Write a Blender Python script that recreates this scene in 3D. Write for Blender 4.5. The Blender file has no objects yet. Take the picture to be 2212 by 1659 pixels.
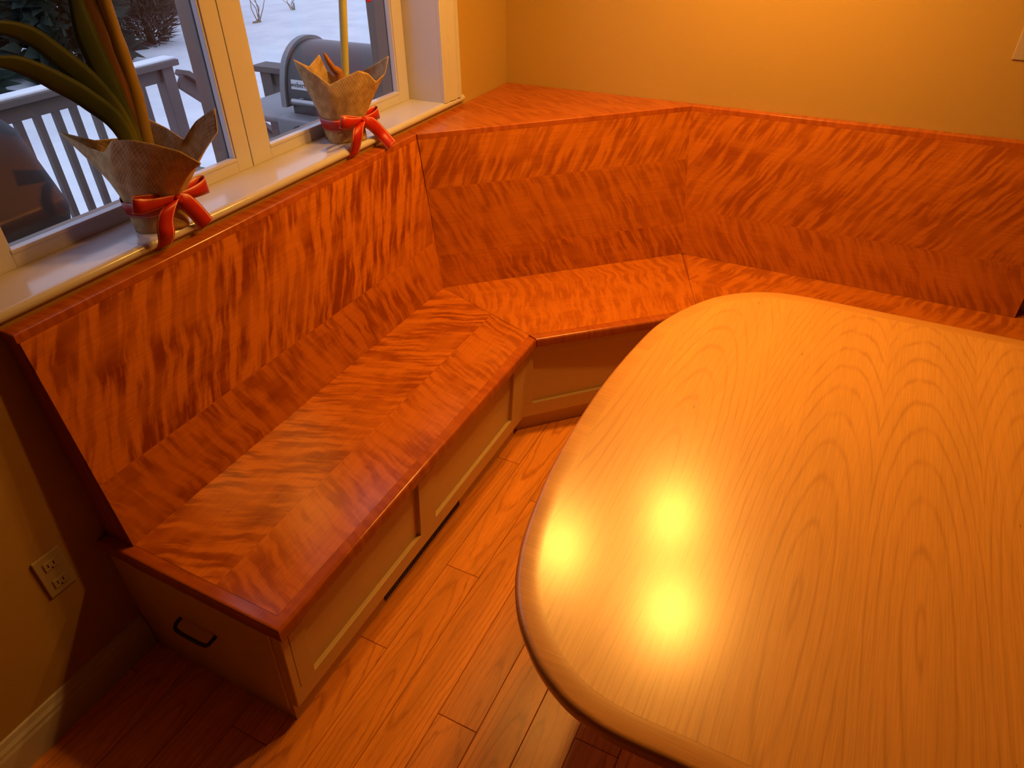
import bpy, bmesh, math, random
from mathutils import Vector, Matrix
random.seed(7)
S = bpy.context.scene
COL = S.collection

# ------------------------------------------------------------------ camera
F = 1505.7487
CAMP = Vector((1.4932, -2.9212, 1.8182))
RW = ((0.8931542, 0.4496311, -0.0103660), (0.2587058, -0.5324777, -0.8059397), (-0.3678952, 0.7171467, -0.5919069))
cam = bpy.data.objects.new('camera', bpy.data.cameras.new('camera'))
COL.objects.link(cam)
cam.data.sensor_fit = 'HORIZONTAL'
cam.data.sensor_width = 36.0
cam.data.lens = F / 2212 * 36.0
cam.data.clip_start = 0.02
cam.matrix_world = Matrix(((RW[0][0], -RW[1][0], -RW[2][0], CAMP.x), (RW[0][1], -RW[1][1], -RW[2][1], CAMP.y),
                           (RW[0][2], -RW[1][2], -RW[2][2], CAMP.z), (0, 0, 0, 1)))
S.camera = cam

# ------------------------------------------------------------------ sky, exposure
world = bpy.data.worlds.new('overcast_sky'); S.world = world; world.use_nodes = True
WB = world.node_tree.nodes['Background']
WB.inputs['Color'].default_value = (0.56, 0.64, 0.92, 1)
WB.inputs['Strength'].default_value = 1.45
S.view_settings.view_transform = 'Standard'
S.view_settings.look = 'None'
S.view_settings.exposure = 0.0
S.view_settings.gamma = 1.0
S.view_settings.use_curve_mapping = False
LAMP_POWER = 58.0
LAMP_COLOR = (1.0, 0.44, 0.065)
LAMPS = ((0.707, -0.934), (1.115, -0.527), (1.258, -1.048))
LAMP_Z = 2.20


def pix(u, v, axis, val):
    """point on the plane axis=val that the photo's pixel looks at"""
    a, b = (u - 1106) / F, (v - 829.5) / F
    d = Vector([RW[0][i] * a + RW[1][i] * b + RW[2][i] for i in range(3)])
    return CAMP + d * ((val - CAMP[axis]) / d[axis])


# ------------------------------------------------------------------ node helpers
class NT:
    def __init__(self, name):
        self.m = bpy.data.materials.new(name); self.m.use_nodes = True
        self.t = self.m.node_tree
        self.b = self.t.nodes['Principled BSDF']

    def n(self, kind, **kw):
        x = self.t.nodes.new(kind)
        for k, v in kw.items():
            setattr(x, k, v)
        return x

    def put(self, sock, v):
        if isinstance(v, bpy.types.NodeSocket):
            self.t.links.new(v, sock)
        elif v is not None:
            sock.default_value = v

    def math(self, op, a, b=None, c=None, clamp=False):
        x = self.n('ShaderNodeMath', operation=op, use_clamp=clamp)
        for i, v in enumerate((a, b, c)):
            if v is not None:
                self.put(x.inputs[i], v)
        return x.outputs[0]

    def comb(self, x, y, z=0.0):
        c = self.n('ShaderNodeCombineXYZ')
        for i, v in enumerate((x, y, z)):
            self.put(c.inputs[i], v)
        return c.outputs[0]

    def noise(self, vec, scale=1.0, detail=2.0, rough=0.5):
        x = self.n('ShaderNodeTexNoise')
        self.put(x.inputs['Vector'], vec)
        x.inputs['Scale'].default_value = scale; x.inputs['Detail'].default_value = detail
        x.inputs['Roughness'].default_value = rough
        return x.outputs['Fac']

    def obj(self):
        c = self.n('ShaderNodeTexCoord'); s = self.n('ShaderNodeSeparateXYZ')
        self.t.links.new(c.outputs['Object'], s.inputs[0])
        return c.outputs['Object'], s.outputs[0], s.outputs[1], s.outputs[2]

    def uv(self):
        c = self.n('ShaderNodeTexCoord'); s = self.n('ShaderNodeSeparateXYZ')
        self.t.links.new(c.outputs['UV'], s.inputs[0])
        return s.outputs[0], s.outputs[1]

    def attr(self, name):
        return self.n('ShaderNodeAttribute', attribute_type='OBJECT', attribute_name=name).outputs['Fac']

    def rng(self, v, a, b, c=0.0, d=1.0, smooth=True):
        x = self.n('ShaderNodeMapRange', interpolation_type='SMOOTHSTEP' if smooth else 'LINEAR')
        self.put(x.inputs[0], v)
        for i, q in enumerate((a, b, c, d)):
            x.inputs[1 + i].default_value = q
        return x.outputs[0]

    def mix(self, f, a, b, mode='MIX'):
        x = self.n('ShaderNodeMix', data_type='RGBA', blend_type=mode)
        self.put(x.inputs['Factor'], f)
        for s, v in (('A', a), ('B', b)):
            i = [q for q in x.inputs if q.name == s and q.type == 'RGBA'][0]
            self.put(i, tuple(v) + (1,) if isinstance(v, (tuple, list)) and len(v) == 3 else v)
        return [o for o in x.outputs if o.type == 'RGBA'][0]

    def bump(self, h, strength=0.2, dist=0.01):
        x = self.n('ShaderNodeBump'); x.inputs['Strength'].default_value = strength
        x.inputs['Distance'].default_value = dist; self.put(x.inputs['Height'], h)
        self.t.links.new(x.outputs[0], self.b.inputs['Normal'])

    def done(self, color=None, rough=None, metal=None, spec=None):
        if color is not None:
            self.put(self.b.inputs['Base Color'], tuple(color) + (1,) if isinstance(color, (tuple, list)) and len(color) == 3 else color)
        if rough is not None: self.put(self.b.inputs['Roughness'], rough)
        if metal is not None: self.b.inputs['Metallic'].default_value = metal
        if spec is not None: self.b.inputs['Specular IOR Level'].default_value = spec
        return self.m


def paint(name, col, rough=0.5, var=0.05, scale=6.0, bump=0.0, metal=0.0, spec=0.5):
    t = NT(name); o, u, v, w = t.obj()
    f = t.noise(o, scale, 3.0)
    c = t.mix(f, tuple(q * (1 - var) for q in col), tuple(min(1, q * (1 + var)) for q in col))
    if bump:
        t.bump(t.noise(o, 160.0, 2.0), bump, 0.002)
    return t.done(c, rough, metal, spec)


def curly_cherry(name, dark, bright, rough=0.24):
    t = NT(name); o, u, v, w = t.obj()
    seed, chev = t.attr('seed'), t.attr('chev')
    av = t.math('ABSOLUTE', v)
    wob = t.math('MULTIPLY', t.math('SUBTRACT', t.noise(t.comb(t.math('MULTIPLY', u, 3.0), t.math('MULTIPLY', av, 9.0), seed), 1.0, 2.0), 0.5), 0.045)
    p = t.math('ADD', t.math('ADD', u, t.math('MULTIPLY', chev, av)), wob)
    n1 = t.noise(t.comb(t.math('MULTIPLY', p, 39.0), t.math('MULTIPLY', av, 6.0), seed), 1.0, 1.5)
    n2 = t.noise(t.comb(t.math('MULTIPLY', p, 85.0), t.math('MULTIPLY', av, 15.0), t.math('ADD', seed, 4.3)), 1.0, 2.0)
    fig = t.rng(t.math('ADD', t.math('MULTIPLY', n1, 0.68), t.math('MULTIPLY', n2, 0.32)), 0.41, 0.60)
    inv = t.attr('inv')
    fig = t.math('ADD', t.math('MULTIPLY', fig, t.math('SUBTRACT', 1.0, inv)), t.math('MULTIPLY', t.math('SUBTRACT', 1.0, fig), inv))
    big = t.rng(t.noise(t.comb(t.math('MULTIPLY', u, 5.0), t.math('MULTIPLY', av, 8.0), t.math('ADD', seed, 9.1)), 1.0, 3.0), 0.34, 0.60, 0.42, 1.0)
    fig = t.math('SUBTRACT', 1.0, t.math('MULTIPLY', t.math('MULTIPLY', t.math('SUBTRACT', 1.0, fig), big), t.math('SUBTRACT', 1.0, t.attr('soft'))))
    c = t.mix(fig, dark, bright)
    gr = t.noise(t.comb(t.math('MULTIPLY', u, 7.0), t.math('MULTIPLY', v, 320.0), seed), 1.0, 2.0)
    g = t.rng(gr, 0.3, 0.7, 0.84, 1.1)
    c = t.mix(0.6, c, t.comb(g, g, g), 'MULTIPLY')
    fl = t.rng(t.noise(t.comb(t.math('MULTIPLY', u, 20.0), t.math('MULTIPLY', v, 150.0), t.math('ADD', seed, 2.0)), 1.0, 1.0), 0.80, 0.83)
    c = t.mix(t.math('MULTIPLY', fl, 0.7), c, (0.06, 0.012, 0.004))
    return t.done(c, rough)


def ring_wood(name, base, line, lam, kk, wob_amt, line_gain, rough, pores=0.0, tone=0.12, spec=0.5):
    """flat sawn board: elliptical growth rings about a centre carried by each board"""
    t = NT(name); o, u, v, w = t.obj()
    seed, cu, cv = t.attr('seed'), t.attr('cu'), t.attr('cv')
    wob = t.math('SUBTRACT', t.noise(t.comb(t.math('MULTIPLY', u, 5.0), t.math('MULTIPLY', v, 22.0), seed), 1.0, 3.0), 0.5)
    du = t.math('SUBTRACT', u, cu)
    k = t.rng(du, -0.05, 0.05, kk * 0.62, kk)
    a = t.math('MULTIPLY', du, k)
    b = t.math('ADD', t.math('SUBTRACT', v, cv), t.math('MULTIPLY', du, t.math('MULTIPLY', t.math('SUBTRACT', t.math('FRACT', seed), 0.5), 0.06)))
    r = t.math('SQRT', t.math('ADD', t.math('MULTIPLY', a, a), t.math('MULTIPLY', b, b)))
    r = t.math('ADD', r, t.math('MULTIPLY', wob, wob_amt))
    ph = t.math('MULTIPLY', t.math('ADD', r, t.math('MULTIPLY', t.math('MULTIPLY', r, r), 3.0)), 2 * math.pi / lam)
    s = t.math('ADD', t.math('MULTIPLY', t.math('SINE', ph), 0.5), 0.5)
    ln = t.math('POWER', s, 9.0)
    soft = t.noise(t.comb(t.math('MULTIPLY', u, 1.3), t.math('MULTIPLY', v, 14.0), seed), 1.0, 3.0)
    lm = t.rng(t.noise(t.comb(t.math('MULTIPLY', u, 3.0), t.math('MULTIPLY', v, 30.0), t.math('ADD', seed, 3.0)), 1.0, 2.0), 0.3, 0.65, 0.25, 1.0)
    f = t.math('MULTIPLY', t.math('MULTIPLY', ln, lm), line_gain)
    tn = t.math('ADD', t.rng(soft, 0.25, 0.75, 1 - tone, 1 + tone), t.math('MULTIPLY', t.math('SUBTRACT', t.math('FRACT', t.math('MULTIPLY', seed, 7.31)), 0.5), tone))
    c = t.mix(1.0, base, t.comb(tn, tn, tn), 'MULTIPLY')
    c = t.mix(f, c, line)
    gr = t.noise(t.comb(t.math('MULTIPLY', u, 9.0), t.math('MULTIPLY', v, 420.0), seed), 1.0, 2.0)
    g = t.rng(gr, 0.3, 0.7, 0.9, 1.06)
    c = t.mix(1.0, c, t.comb(g, g, g), 'MULTIPLY')
    if pores:
        po = t.rng(t.noise(t.comb(t.math('MULTIPLY', u, 26.0), t.math('MULTIPLY', v, 380.0), t.math('ADD', seed, 8.0)), 1.0, 1.0), 0.56, 0.68)
        c = t.mix(t.math('MULTIPLY', t.math('MULTIPLY', po, t.math('ADD', 0.35, t.math('MULTIPLY', s, 0.65))), pores), c, line)
    fl = t.rng(t.noise(t.comb(t.math('MULTIPLY', u, 22.0), t.math('MULTIPLY', v, 190.0), t.math('ADD', seed, 2.0)), 1.0, 1.0), 0.815, 0.84)
    c = t.mix(t.math('MULTIPLY', fl, 0.85), c, tuple(q * 0.3 for q in line))
    return t.done(c, rough, None, spec)


def burlap():
    t = NT('burlap'); u, v = t.uv(); o, a, b, c_ = t.obj()
    wu = t.math('SINE', t.math('MULTIPLY', u, 900.0)); wv = t.math('SINE', t.math('MULTIPLY', v, 420.0))
    wv2 = t.math('MULTIPLY', wu, wv)
    f = t.math('ADD', t.math('MULTIPLY', wv2, 0.09), t.noise(o, 45.0, 4.0))
    c = t.mix(t.rng(f, 0.25, 0.8), (0.40, 0.27, 0.13), (0.62, 0.46, 0.26))
    t.bump(wv2, 0.25, 0.001)
    return t.done(c, 0.9, None, 0.1)


def ribbon_mat():
    t = NT('red_ribbon'); u, v = t.uv(); o, a, b, c_ = t.obj()
    ed = t.math('MINIMUM', v, t.math('SUBTRACT', 1.0, v))
    near = t.math('LESS_THAN', t.math('ABSOLUTE', t.math('SUBTRACT', ed, 0.075)), 0.03)
    dash = t.math('GREATER_THAN', t.math('SINE', t.math('MULTIPLY', u, 1600.0)), -0.1)
    c = t.mix(t.noise(o, 60.0, 2.0), (0.34, 0.008, 0.006), (0.46, 0.012, 0.008))
    c = t.mix(t.math('MULTIPLY', near, dash), c, (0.85, 0.72, 0.55))
    return t.done(c, 0.45)


def glass_mat():
    t = NT('window_glass'); t.t.nodes.remove(t.b)
    out = [n for n in t.t.nodes if n.type == 'OUTPUT_MATERIAL'][0]
    tr = t.n('ShaderNodeBsdfTransparent'); tr.inputs[0].default_value = (0.96, 0.97, 0.97, 1)
    gl = t.n('ShaderNodeBsdfGlossy'); gl.inputs['Roughness'].default_value = 0.01
    fr = t.n('ShaderNodeFresnel'); ge = t.n('ShaderNodeNewGeometry')
    t.put(fr.inputs[0], t.rng(ge.outputs['Backfacing'], 0.0, 1.0, 1.45, 1 / 1.45, False))
    mx = t.n('ShaderNodeMixShader')
    t.t.links.new(fr.outputs[0], mx.inputs[0]); t.t.links.new(tr.outputs[0], mx.inputs[1]); t.t.links.new(gl.outputs[0], mx.inputs[2])
    t.t.links.new(mx.outputs[0], out.inputs[0])
    return t.m


def leaf_mat():
    t = NT('amaryllis_leaf'); u, v = t.uv(); o, a, b, c_ = t.obj()
    st = t.noise(t.comb(t.math('MULTIPLY', v, 26.0), t.math('MULTIPLY', u, 1.5)), 1.0, 3.0)
    c = t.mix(st, (0.007, 0.018, 0.002), (0.020, 0.034, 0.003))
    c = t.mix(t.rng(u, 0.0, 0.3, 0.5, 0.0), c, (0.22, 0.19, 0.02))
    return t.done(c, 0.55, None, 0.25)


def emit(name, col, s):
    t = NT(name); t.b.inputs['Emission Color'].default_value = tuple(col) + (1,)
    t.b.inputs['Emission Strength'].default_value = s
    return t.done((0.8, 0.7, 0.5), 0.5)


def snow():
    t = NT('snow'); o, u, v, w = t.obj()
    f = t.noise(o, 1.3, 6.0, 0.6)
    c = t.mix(t.rng(f, 0.3, 0.7), (0.80, 0.82, 0.86), (0.93, 0.94, 0.96))
    gs = t.rng(t.noise(o, 7.0, 4.0, 0.7), 0.70, 0.76)
    c = t.mix(t.math('MULTIPLY', gs, 0.5), c, (0.42, 0.38, 0.34))
    t.bump(t.noise(o, 3.5, 4.0), 0.35, 0.06)
    return t.done(c, 0.9, None, 0.1)


M = {}
M['wall'] = paint('tan_wall_paint', (0.40, 0.262, 0.068), 0.6, 0.03, 3.0, 0.06)
M['ceil'] = paint('ceiling_paint', (0.50, 0.45, 0.36), 0.8, 0.02)
M['white'] = paint('white_trim_paint', (0.52, 0.51, 0.57), 0.17, 0.02)
M['cream'] = paint('cream_cabinet_paint', (0.62, 0.46, 0.24), 0.38, 0.03)
M['plate'] = paint('almond_plastic', (0.40, 0.33, 0.24), 0.35, 0.02)
M['cherry'] = curly_cherry('figured_cherry', (0.23, 0.039, 0.0035), (0.565, 0.170, 0.013), 0.22)
M['cherry_edge'] = curly_cherry('cherry_edge', (0.33, 0.072, 0.009), (0.43, 0.108, 0.014), 0.22)
M['table'] = ring_wood('table_cherry', (0.66, 0.33, 0.075), (0.34, 0.125, 0.022), 0.027, 0.15, 0.010, 0.40, 0.38, 0.0, 0.05)
M['table_edge'] = ring_wood('table_edge_cherry', (0.65, 0.31, 0.068), (0.40, 0.13, 0.022), 0.03, 0.1, 0.03, 0.25, 0.38, 0.0, 0.10)
for k_ in ('table', 'table_edge'):
    b_ = M[k_].node_tree.nodes['Principled BSDF']
    b_.inputs['Coat Weight'].default_value = 1.0; b_.inputs['Coat IOR'].default_value = 1.62; b_.inputs['Coat Roughness'].default_value = 0.245
M['oak'] = ring_wood('oak_floor', (0.72, 0.275, 0.040), (0.40, 0.115, 0.014), 0.020, 0.10, 0.022, 0.65, 0.34, 0.5, 0.14)
M['bronze'] = paint('dark_bronze', (0.05, 0.035, 0.025), 0.35, 0.05, 20, 0, 0.8)
M['burlap'] = burlap()
M['ribbon'] = ribbon_mat()
M['glass'] = glass_mat()
M['leaf'] = leaf_mat()
M['stalk'] = paint('flower_stalk', (0.19, 0.125, 0.018), 0.45, 0.2, 9)
M['stem'] = paint('pale_green_stem', (0.40, 0.40, 0.14), 0.45, 0.15, 9)
M['redleaf'] = paint('reddish_leaf', (0.075, 0.026, 0.005), 0.45, 0.2, 12)
M['bulb'] = paint('bulb_skin', (0.33, 0.13, 0.04), 0.6, 0.4, 60)
M['soil'] = paint('potting_soil', (0.05, 0.03, 0.02), 0.95, 0.4, 80)
M['petal'] = paint('magenta_petal', (0.62, 0.02, 0.12), 0.45, 0.15, 20)
M['extpaint'] = paint('exterior_grey_paint', (0.20, 0.145, 0.115), 0.5, 0.06, 4)
M['siding'] = paint('siding', (0.35, 0.33, 0.31), 0.7)
M['deck'] = paint('weathered_deck', (0.17, 0.135, 0.125), 0.8, 0.2, 5)
M['snow'] = snow()
M['grill_lid'] = paint('grill_dark_enamel', (0.055, 0.045, 0.05), 0.35, 0.05, 4)
M['grill_grey'] = paint('grill_grey_casting', (0.26, 0.25, 0.26), 0.5, 0.08, 6)
M['grill_steel'] = paint('grill_steel', (0.45, 0.44, 0.46), 0.38, 0.05, 6, 0, 0.6)
M['badge'] = paint('badge_silver', (0.75, 0.74, 0.78), 0.4, 0.02)
M['badge_dark'] = paint('badge_letters', (0.03, 0.03, 0.035), 0.5)
M['badge_red'] = paint('badge_red', (0.5, 0.02, 0.02), 0.5)
M['cover'] = paint('black_cover_fabric', (0.018, 0.018, 0.026), 0.65, 0.25, 5, 0.1)
M['needle'] = paint('evergreen_needles', (0.018, 0.028, 0.016), 0.8, 0.35, 3)
M['twig'] = paint('bare_brush', (0.10, 0.072, 0.06), 0.85, 0.3, 3)
M['bark'] = paint('bark', (0.08, 0.055, 0.04), 0.9, 0.3, 8)
M['drygrass'] = paint('dry_weed', (0.30, 0.22, 0.15), 0.9, 0.2, 8)
M['lampmetal'] = paint('brushed_nickel', (0.5, 0.45, 0.4), 0.35, 0.05, 10, 0, 0.9)
M['bulbglow'] = emit('lit_bulb', (1.0, 0.55, 0.18), 12.0)


# ------------------------------------------------------------------ geometry helpers
def wm(o):
    m = o.matrix_basis.copy()
    return wm(o.parent) @ o.matrix_parent_inverse @ m if o.parent else m


def link(name, me, mat, parent=None, M4=None, smooth=False, **attrs):
    if mat is not None:
        me.materials.append(M[mat] if isinstance(mat, str) else mat)
    if smooth:
        for p in me.polygons: p.use_smooth = True
    o = bpy.data.objects.new(name, me); COL.objects.link(o)
    if M4 is not None: o.matrix_basis = M4
    if parent is not None:
        o.parent = parent; o.matrix_parent_inverse = wm(parent).inverted()
    for k, v in attrs.items(): o[k] = v
    return o


def thing(name, label, cat, loc=(0, 0, 0), group=None):
    o = bpy.data.objects.new(name, None); COL.objects.link(o); o.location = loc
    o.empty_display_size = 0.05
    return tag(o, label, cat, group)


def tag(o, label, cat, group=None):
    o['label'] = label; o['category'] = cat
    if group: o['group'] = group
    return o


def struct(o):
    o['kind'] = 'structure'; return o


def mesh(vs, fs, name='m'):
    me = bpy.data.meshes.new(name); me.from_pydata([tuple(v) for v in vs], [], fs); me.update(); return me


def bm_mesh(bm, name='m'):
    bmesh.ops.recalc_face_normals(bm, faces=bm.faces[:])
    me = bpy.data.meshes.new(name); bm.to_mesh(me); bm.free(); return me


def add_box(bm, x0, x1, y0, y1, z0, z1, bev=0.0, seg=2):
    vs = [bm.verts.new(p) for p in ((x0, y0, z0), (x1, y0, z0), (x1, y1, z0), (x0, y1, z0), (x0, y0, z1), (x1, y0, z1), (x1, y1, z1), (x0, y1, z1))]
    fs = [bm.faces.new([vs[i] for i in q]) for q in ((3, 2, 1, 0), (4, 5, 6, 7), (0, 1, 5, 4), (1, 2, 6, 5), (2, 3, 7, 6), (3, 0, 4, 7))]
    if bev:
        es = {e for f in fs for e in f.edges}
        bmesh.ops.bevel(bm, geom=list(es), offset=bev, segments=seg, affect='EDGES', profile=0.5)


def boxes(name, lst, mat, parent=None, bev=0.0, **attrs):
    bm = bmesh.new()
    for b in lst: add_box(bm, *b, bev=bev)
    return link(name, bm_mesh(bm, name), mat, parent, None, bev > 0.004, **attrs)


def box(name, x0, x1, y0, y1, z0, z1, mat, parent=None, bev=0.0, **attrs):
    return boxes(name, [(x0, x1, y0, y1, z0, z1)], mat, parent, bev, **attrs)


def obox(name, c, size, mat, parent=None, rot=None, bev=0.0, **attrs):
    """box about its own centre, rot a Matrix"""
    bm = bmesh.new(); sx, sy, sz = [s / 2 for s in size]
    add_box(bm, -sx, sx, -sy, sy, -sz, sz, bev=bev)
    M4 = Matrix.Translation(c) @ (rot.to_4x4() if rot else Matrix())
    return link(name, bm_mesh(bm, name), mat, parent, M4, False, **attrs)


def frame(origin, U, V):
    U = Vector(U).normalized(); V = Vector(V); V = (V - U * V.dot(U)).normalized(); N = U.cross(V)
    return Matrix(((U.x, V.x, N.x, origin[0]), (U.y, V.y, N.y, origin[1]), (U.z, V.z, N.z, origin[2]), (0, 0, 0, 1)))


def slab(name, pts, thick, M4, mat, parent=None, bev=0.0, bev_edges=None, seg=3, **attrs):
    """prism from a polygon (2D in the frame, or 3D world points); the outer face is at n=0, body goes to -thick"""
    inv = M4.inverted()
    P = [Vector((p[0], p[1], 0)) if len(p) == 2 else inv @ Vector(p) for p in pts]
    ar = sum(P[i].x * P[(i + 1) % len(P)].y - P[(i + 1) % len(P)].x * P[i].y for i in range(len(P)))
    if ar < 0: P = P[::-1]
    bm = bmesh.new()
    top = [bm.verts.new(p) for p in P]; bot = [bm.verts.new(p - Vector((0, 0, thick))) for p in P]
    n = len(P)
    ft = bm.faces.new(top); bm.faces.new(bot[::-1])
    for i in range(n):
        bm.faces.new((top[i], bot[i], bot[(i + 1) % n], top[(i + 1) % n]))
    if bev:
        es = [e for e in ft.edges]
        if bev_edges is not None: es = [bm.edges.get((top[i], top[(i + 1) % n])) for i in bev_edges]
        bmesh.ops.bevel(bm, geom=es, offset=bev, segments=seg, affect='EDGES', profile=0.5)
    o = link(name, bm_mesh(bm, name), mat, parent, M4, False, **attrs)
    if bev > 0.004:
        for p in o.data.polygons: p.use_smooth = len(p.vertices) == 4 and p.area < 1
        o.data.set_sharp_from_angle(angle=math.radians(35))
    return o


def tube(name, path, rad, mat, parent=None, seg=10, caps=True, flat=1.0, smooth=True, **attrs):
    path = [Vector(p) for p in path]; n = len(path)
    rads = rad if isinstance(rad, (list, tuple)) else [rad] * n
    bm = bmesh.new(); rings = []; ref = None
    for i, p in enumerate(path):
        d = (path[min(i + 1, n - 1)] - path[max(i - 1, 0)]).normalized()
        if ref is None: ref = Vector((0, 0, 1)) if abs(d.z) < 0.9 else Vector((1, 0, 0))
        a = d.cross(ref).normalized(); b = a.cross(d).normalized(); ref = b
        rings.append([bm.verts.new(p + (a * math.cos(t) + b * math.sin(t) * flat) * rads[i]) for t in [2 * math.pi * k / seg for k in range(seg)]])
    for i in range(n - 1):
        for k in range(seg):
            bm.faces.new((rings[i][k], rings[i][(k + 1) % seg], rings[i + 1][(k + 1) % seg], rings[i + 1][k]))
    if caps:
        bm.faces.new(rings[0][::-1]); bm.faces.new(rings[-1])
    o = link(name, bm_mesh(bm, name), mat, parent, None, smooth, **attrs)
    o.data.set_sharp_from_angle(angle=math.radians(50))
    return o


def lathe(name, prof, mat, parent=None, M4=None, seg=20, **attrs):
    bm = bmesh.new(); rings = []
    for r, z in prof:
        rings.append([bm.verts.new((r * math.cos(2 * math.pi * k / seg), r * math.sin(2 * math.pi * k / seg), z)) for k in range(seg)])
    for i in range(len(prof) - 1):
        for k in range(seg):
            bm.faces.new((rings[i][k], rings[i][(k + 1) % seg], rings[i + 1][(k + 1) % seg], rings[i + 1][k]))
    bm.faces.new(rings[0][::-1]); bm.faces.new(rings[-1])
    o = link(name, bm_mesh(bm, name), mat, parent, M4, True, **attrs)
    o.data.set_sharp_from_angle(angle=math.radians(45))
    return o


def strip(name, centre, side, width, mat, parent=None, thick=0.0008, **attrs):
    """ribbon-like strip: points, half-width direction per point, width (number or list); has UVs (metres, 0..1)"""
    n = len(centre); centre = [Vector(c) for c in centre]; side = [Vector(s).normalized() for s in side]
    ws = width if isinstance(width, (list, tuple)) else [width] * n
    L = [0.0]
    for i in range(1, n): L.append(L[-1] + (centre[i] - centre[i - 1]).length)
    vs, fs, uv = [], [], []
    for i in range(n):
        for j in range(3):
            vs.append(centre[i] + side[i] * ws[i] * (j / 2 - 0.5)); uv.append((L[i], j / 2))
    for i in range(n - 1):
        for j in range(2):
            fs.append((i * 3 + j, i * 3 + j + 1, i * 3 + j + 4, i * 3 + j + 3))
    me = mesh(vs, fs, name)
    l = me.uv_layers.new(name='UVMap')
    for lp in me.loops: l.data[lp.index].uv = uv[lp.vertex_index]
    o = link(name, me, mat, parent, None, True, **attrs)
    s = o.modifiers.new('thickness', 'SOLIDIFY'); s.thickness = thick; s.offset = 0
    return o


def smooth_path(pts, n=6):
    P = [Vector(p) for p in pts]; out = []
    for i in range(len(P) - 1):
        a, b, c, d = P[max(i - 1, 0)], P[i], P[i + 1], P[min(i + 2, len(P) - 1)]
        for k in range(n):
            t = k / n
            out.append(0.5 * ((2 * b) + (c - a) * t + (2 * a - 5 * b + 4 * c - d) * t * t + (3 * b - 3 * c + d - a) * t ** 3))
    return out + [P[-1]]


def clip(poly, axis, val, keep_less):
    out = []
    for i in range(len(poly)):
        a, b = poly[i], poly[(i + 1) % len(poly)]
        ia = (a[axis] <= val) == keep_less; ib = (b[axis] <= val) == keep_less
        if ia: out.append(a)
        if ia != ib:
            t = (val - a[axis]) / (b[axis] - a[axis])
            out.append((a[0] + (b[0] - a[0]) * t, a[1] + (b[1] - a[1]) * t))
    return out


# ------------------------------------------------------------------ measures of the place
XW = -0.012            # window wall face
ZS, ZT = 0.45, 1.067   # seat top, back top
ROOM = (XW, 8.0, -9.0, 0.0, 2.5)
WY0, WY1, WZ0, WZ1 = -2.335, -0.545, 1.105, 2.12     # window opening
XF = -0.16             # face of the window frames
XO = -0.30             # outside face of the wall

# ------------------------------------------------------------------ the room
floor = struct(box('floor', XW, ROOM[1], ROOM[2], 0, -0.10, -0.014, 'oak', seed=1.0, cu=0.0, cv=0.0))
PW = 0.118
x = 0.030 - PW
row = 0
fm = None
while x < 3.0:
    y = -4.2 + random.uniform(0, 0.5) - 0.7
    x0, x1 = max(x, XW + 0.001), x + PW
    joints = []
    if row == 8: joints = [-4.6, -3.5, -2.139, -0.9, 0.0]
    elif row == 7: joints = [-4.6, -3.1, -1.32, 0.0]
    elif row == 6: joints = [-4.6, -2.75, -1.70, 0.0]
    elif row == 9: joints = [-4.6, -3.0, -1.5, 0.0]
    else:
        while y < -0.3:
            joints.append(y); y += random.uniform(0.8, 1.7)
        joints.append(0.0)
    for a, b in zip(joints[:-1], joints[1:]):
        w2 = (x1 - x0) / 2; cx = (x0 + x1) / 2
        hl = (b - a) / 2
        M4 = frame((cx, (a + b) / 2, 0), (0, 1, 0), (-1, 0, 0))
        g = 0.0006
        slab('floor_plank', [(-hl + g, -w2 + g), (hl - g, -w2 + g), (hl - g, w2 - g), (-hl + g, w2 - g)], 0.0135, M4, 'oak', floor, 0.0012, None, 1,
             seed=random.uniform(0, 50), cu=random.uniform(-0.6, 0.6), cv=random.uniform(-0.035, 0.035))
    x += PW; row += 1

# window wall with its opening
struct(boxes('wall_left', [(XO, XW, ROOM[2], 0.2, -0.5, 1.08), (XO, XW, ROOM[2], WY0, 1.08, ROOM[4]), (XO, XW, WY1, 0.2, 1.08, ROOM[4]), (XO, XW, WY0, WY1, WZ1, ROOM[4])], 'wall'))
struct(box('wall_back', XW, ROOM[1], 0.0, 0.2, -0.1, ROOM[4], 'wall'))
struct(box('wall_right', ROOM[1], ROOM[1] + 0.15, ROOM[2], 0.2, -0.1, ROOM[4], 'wall'))
struct(box('wall_front', XO, ROOM[1] + 0.15, ROOM[2] - 0.15, ROOM[2], -0.1, ROOM[4], 'wall'))
struct(box('ceiling', XO, ROOM[1] + 0.15, ROOM[2] - 0.15, 0.2, ROOM[4], ROOM[4] + 0.15, 'ceil'))

# baseboard on the window wall, this side of the bench
bb = bmesh.new()
prof = [(0, 0), (0.016, 0), (0.016, 0.085), (0.013, 0.094), (0.013, 0.103), (0.008, 0.113), (0.006, 0.128), (0, 0.130)]
ya, yb = -2.324, ROOM[2]
for i, (d, z) in enumerate(prof):
    for yy in (ya, yb): bb.verts.new((XW + d, yy, z))
bb.verts.ensure_lookup_table()
for i in range(len(prof) - 1): bb.faces.new((bb.verts[2 * i], bb.verts[2 * i + 1], bb.verts[2 * i + 3], bb.verts[2 * i + 2]))
bb.faces.new([bb.verts[2 * i] for i in range(len(prof))]); bb.faces.new([bb.verts[2 * i + 1] for i in range(len(prof))][::-1])
struct(link('baseboard_left', bm_mesh(bb), 'white'))

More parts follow.
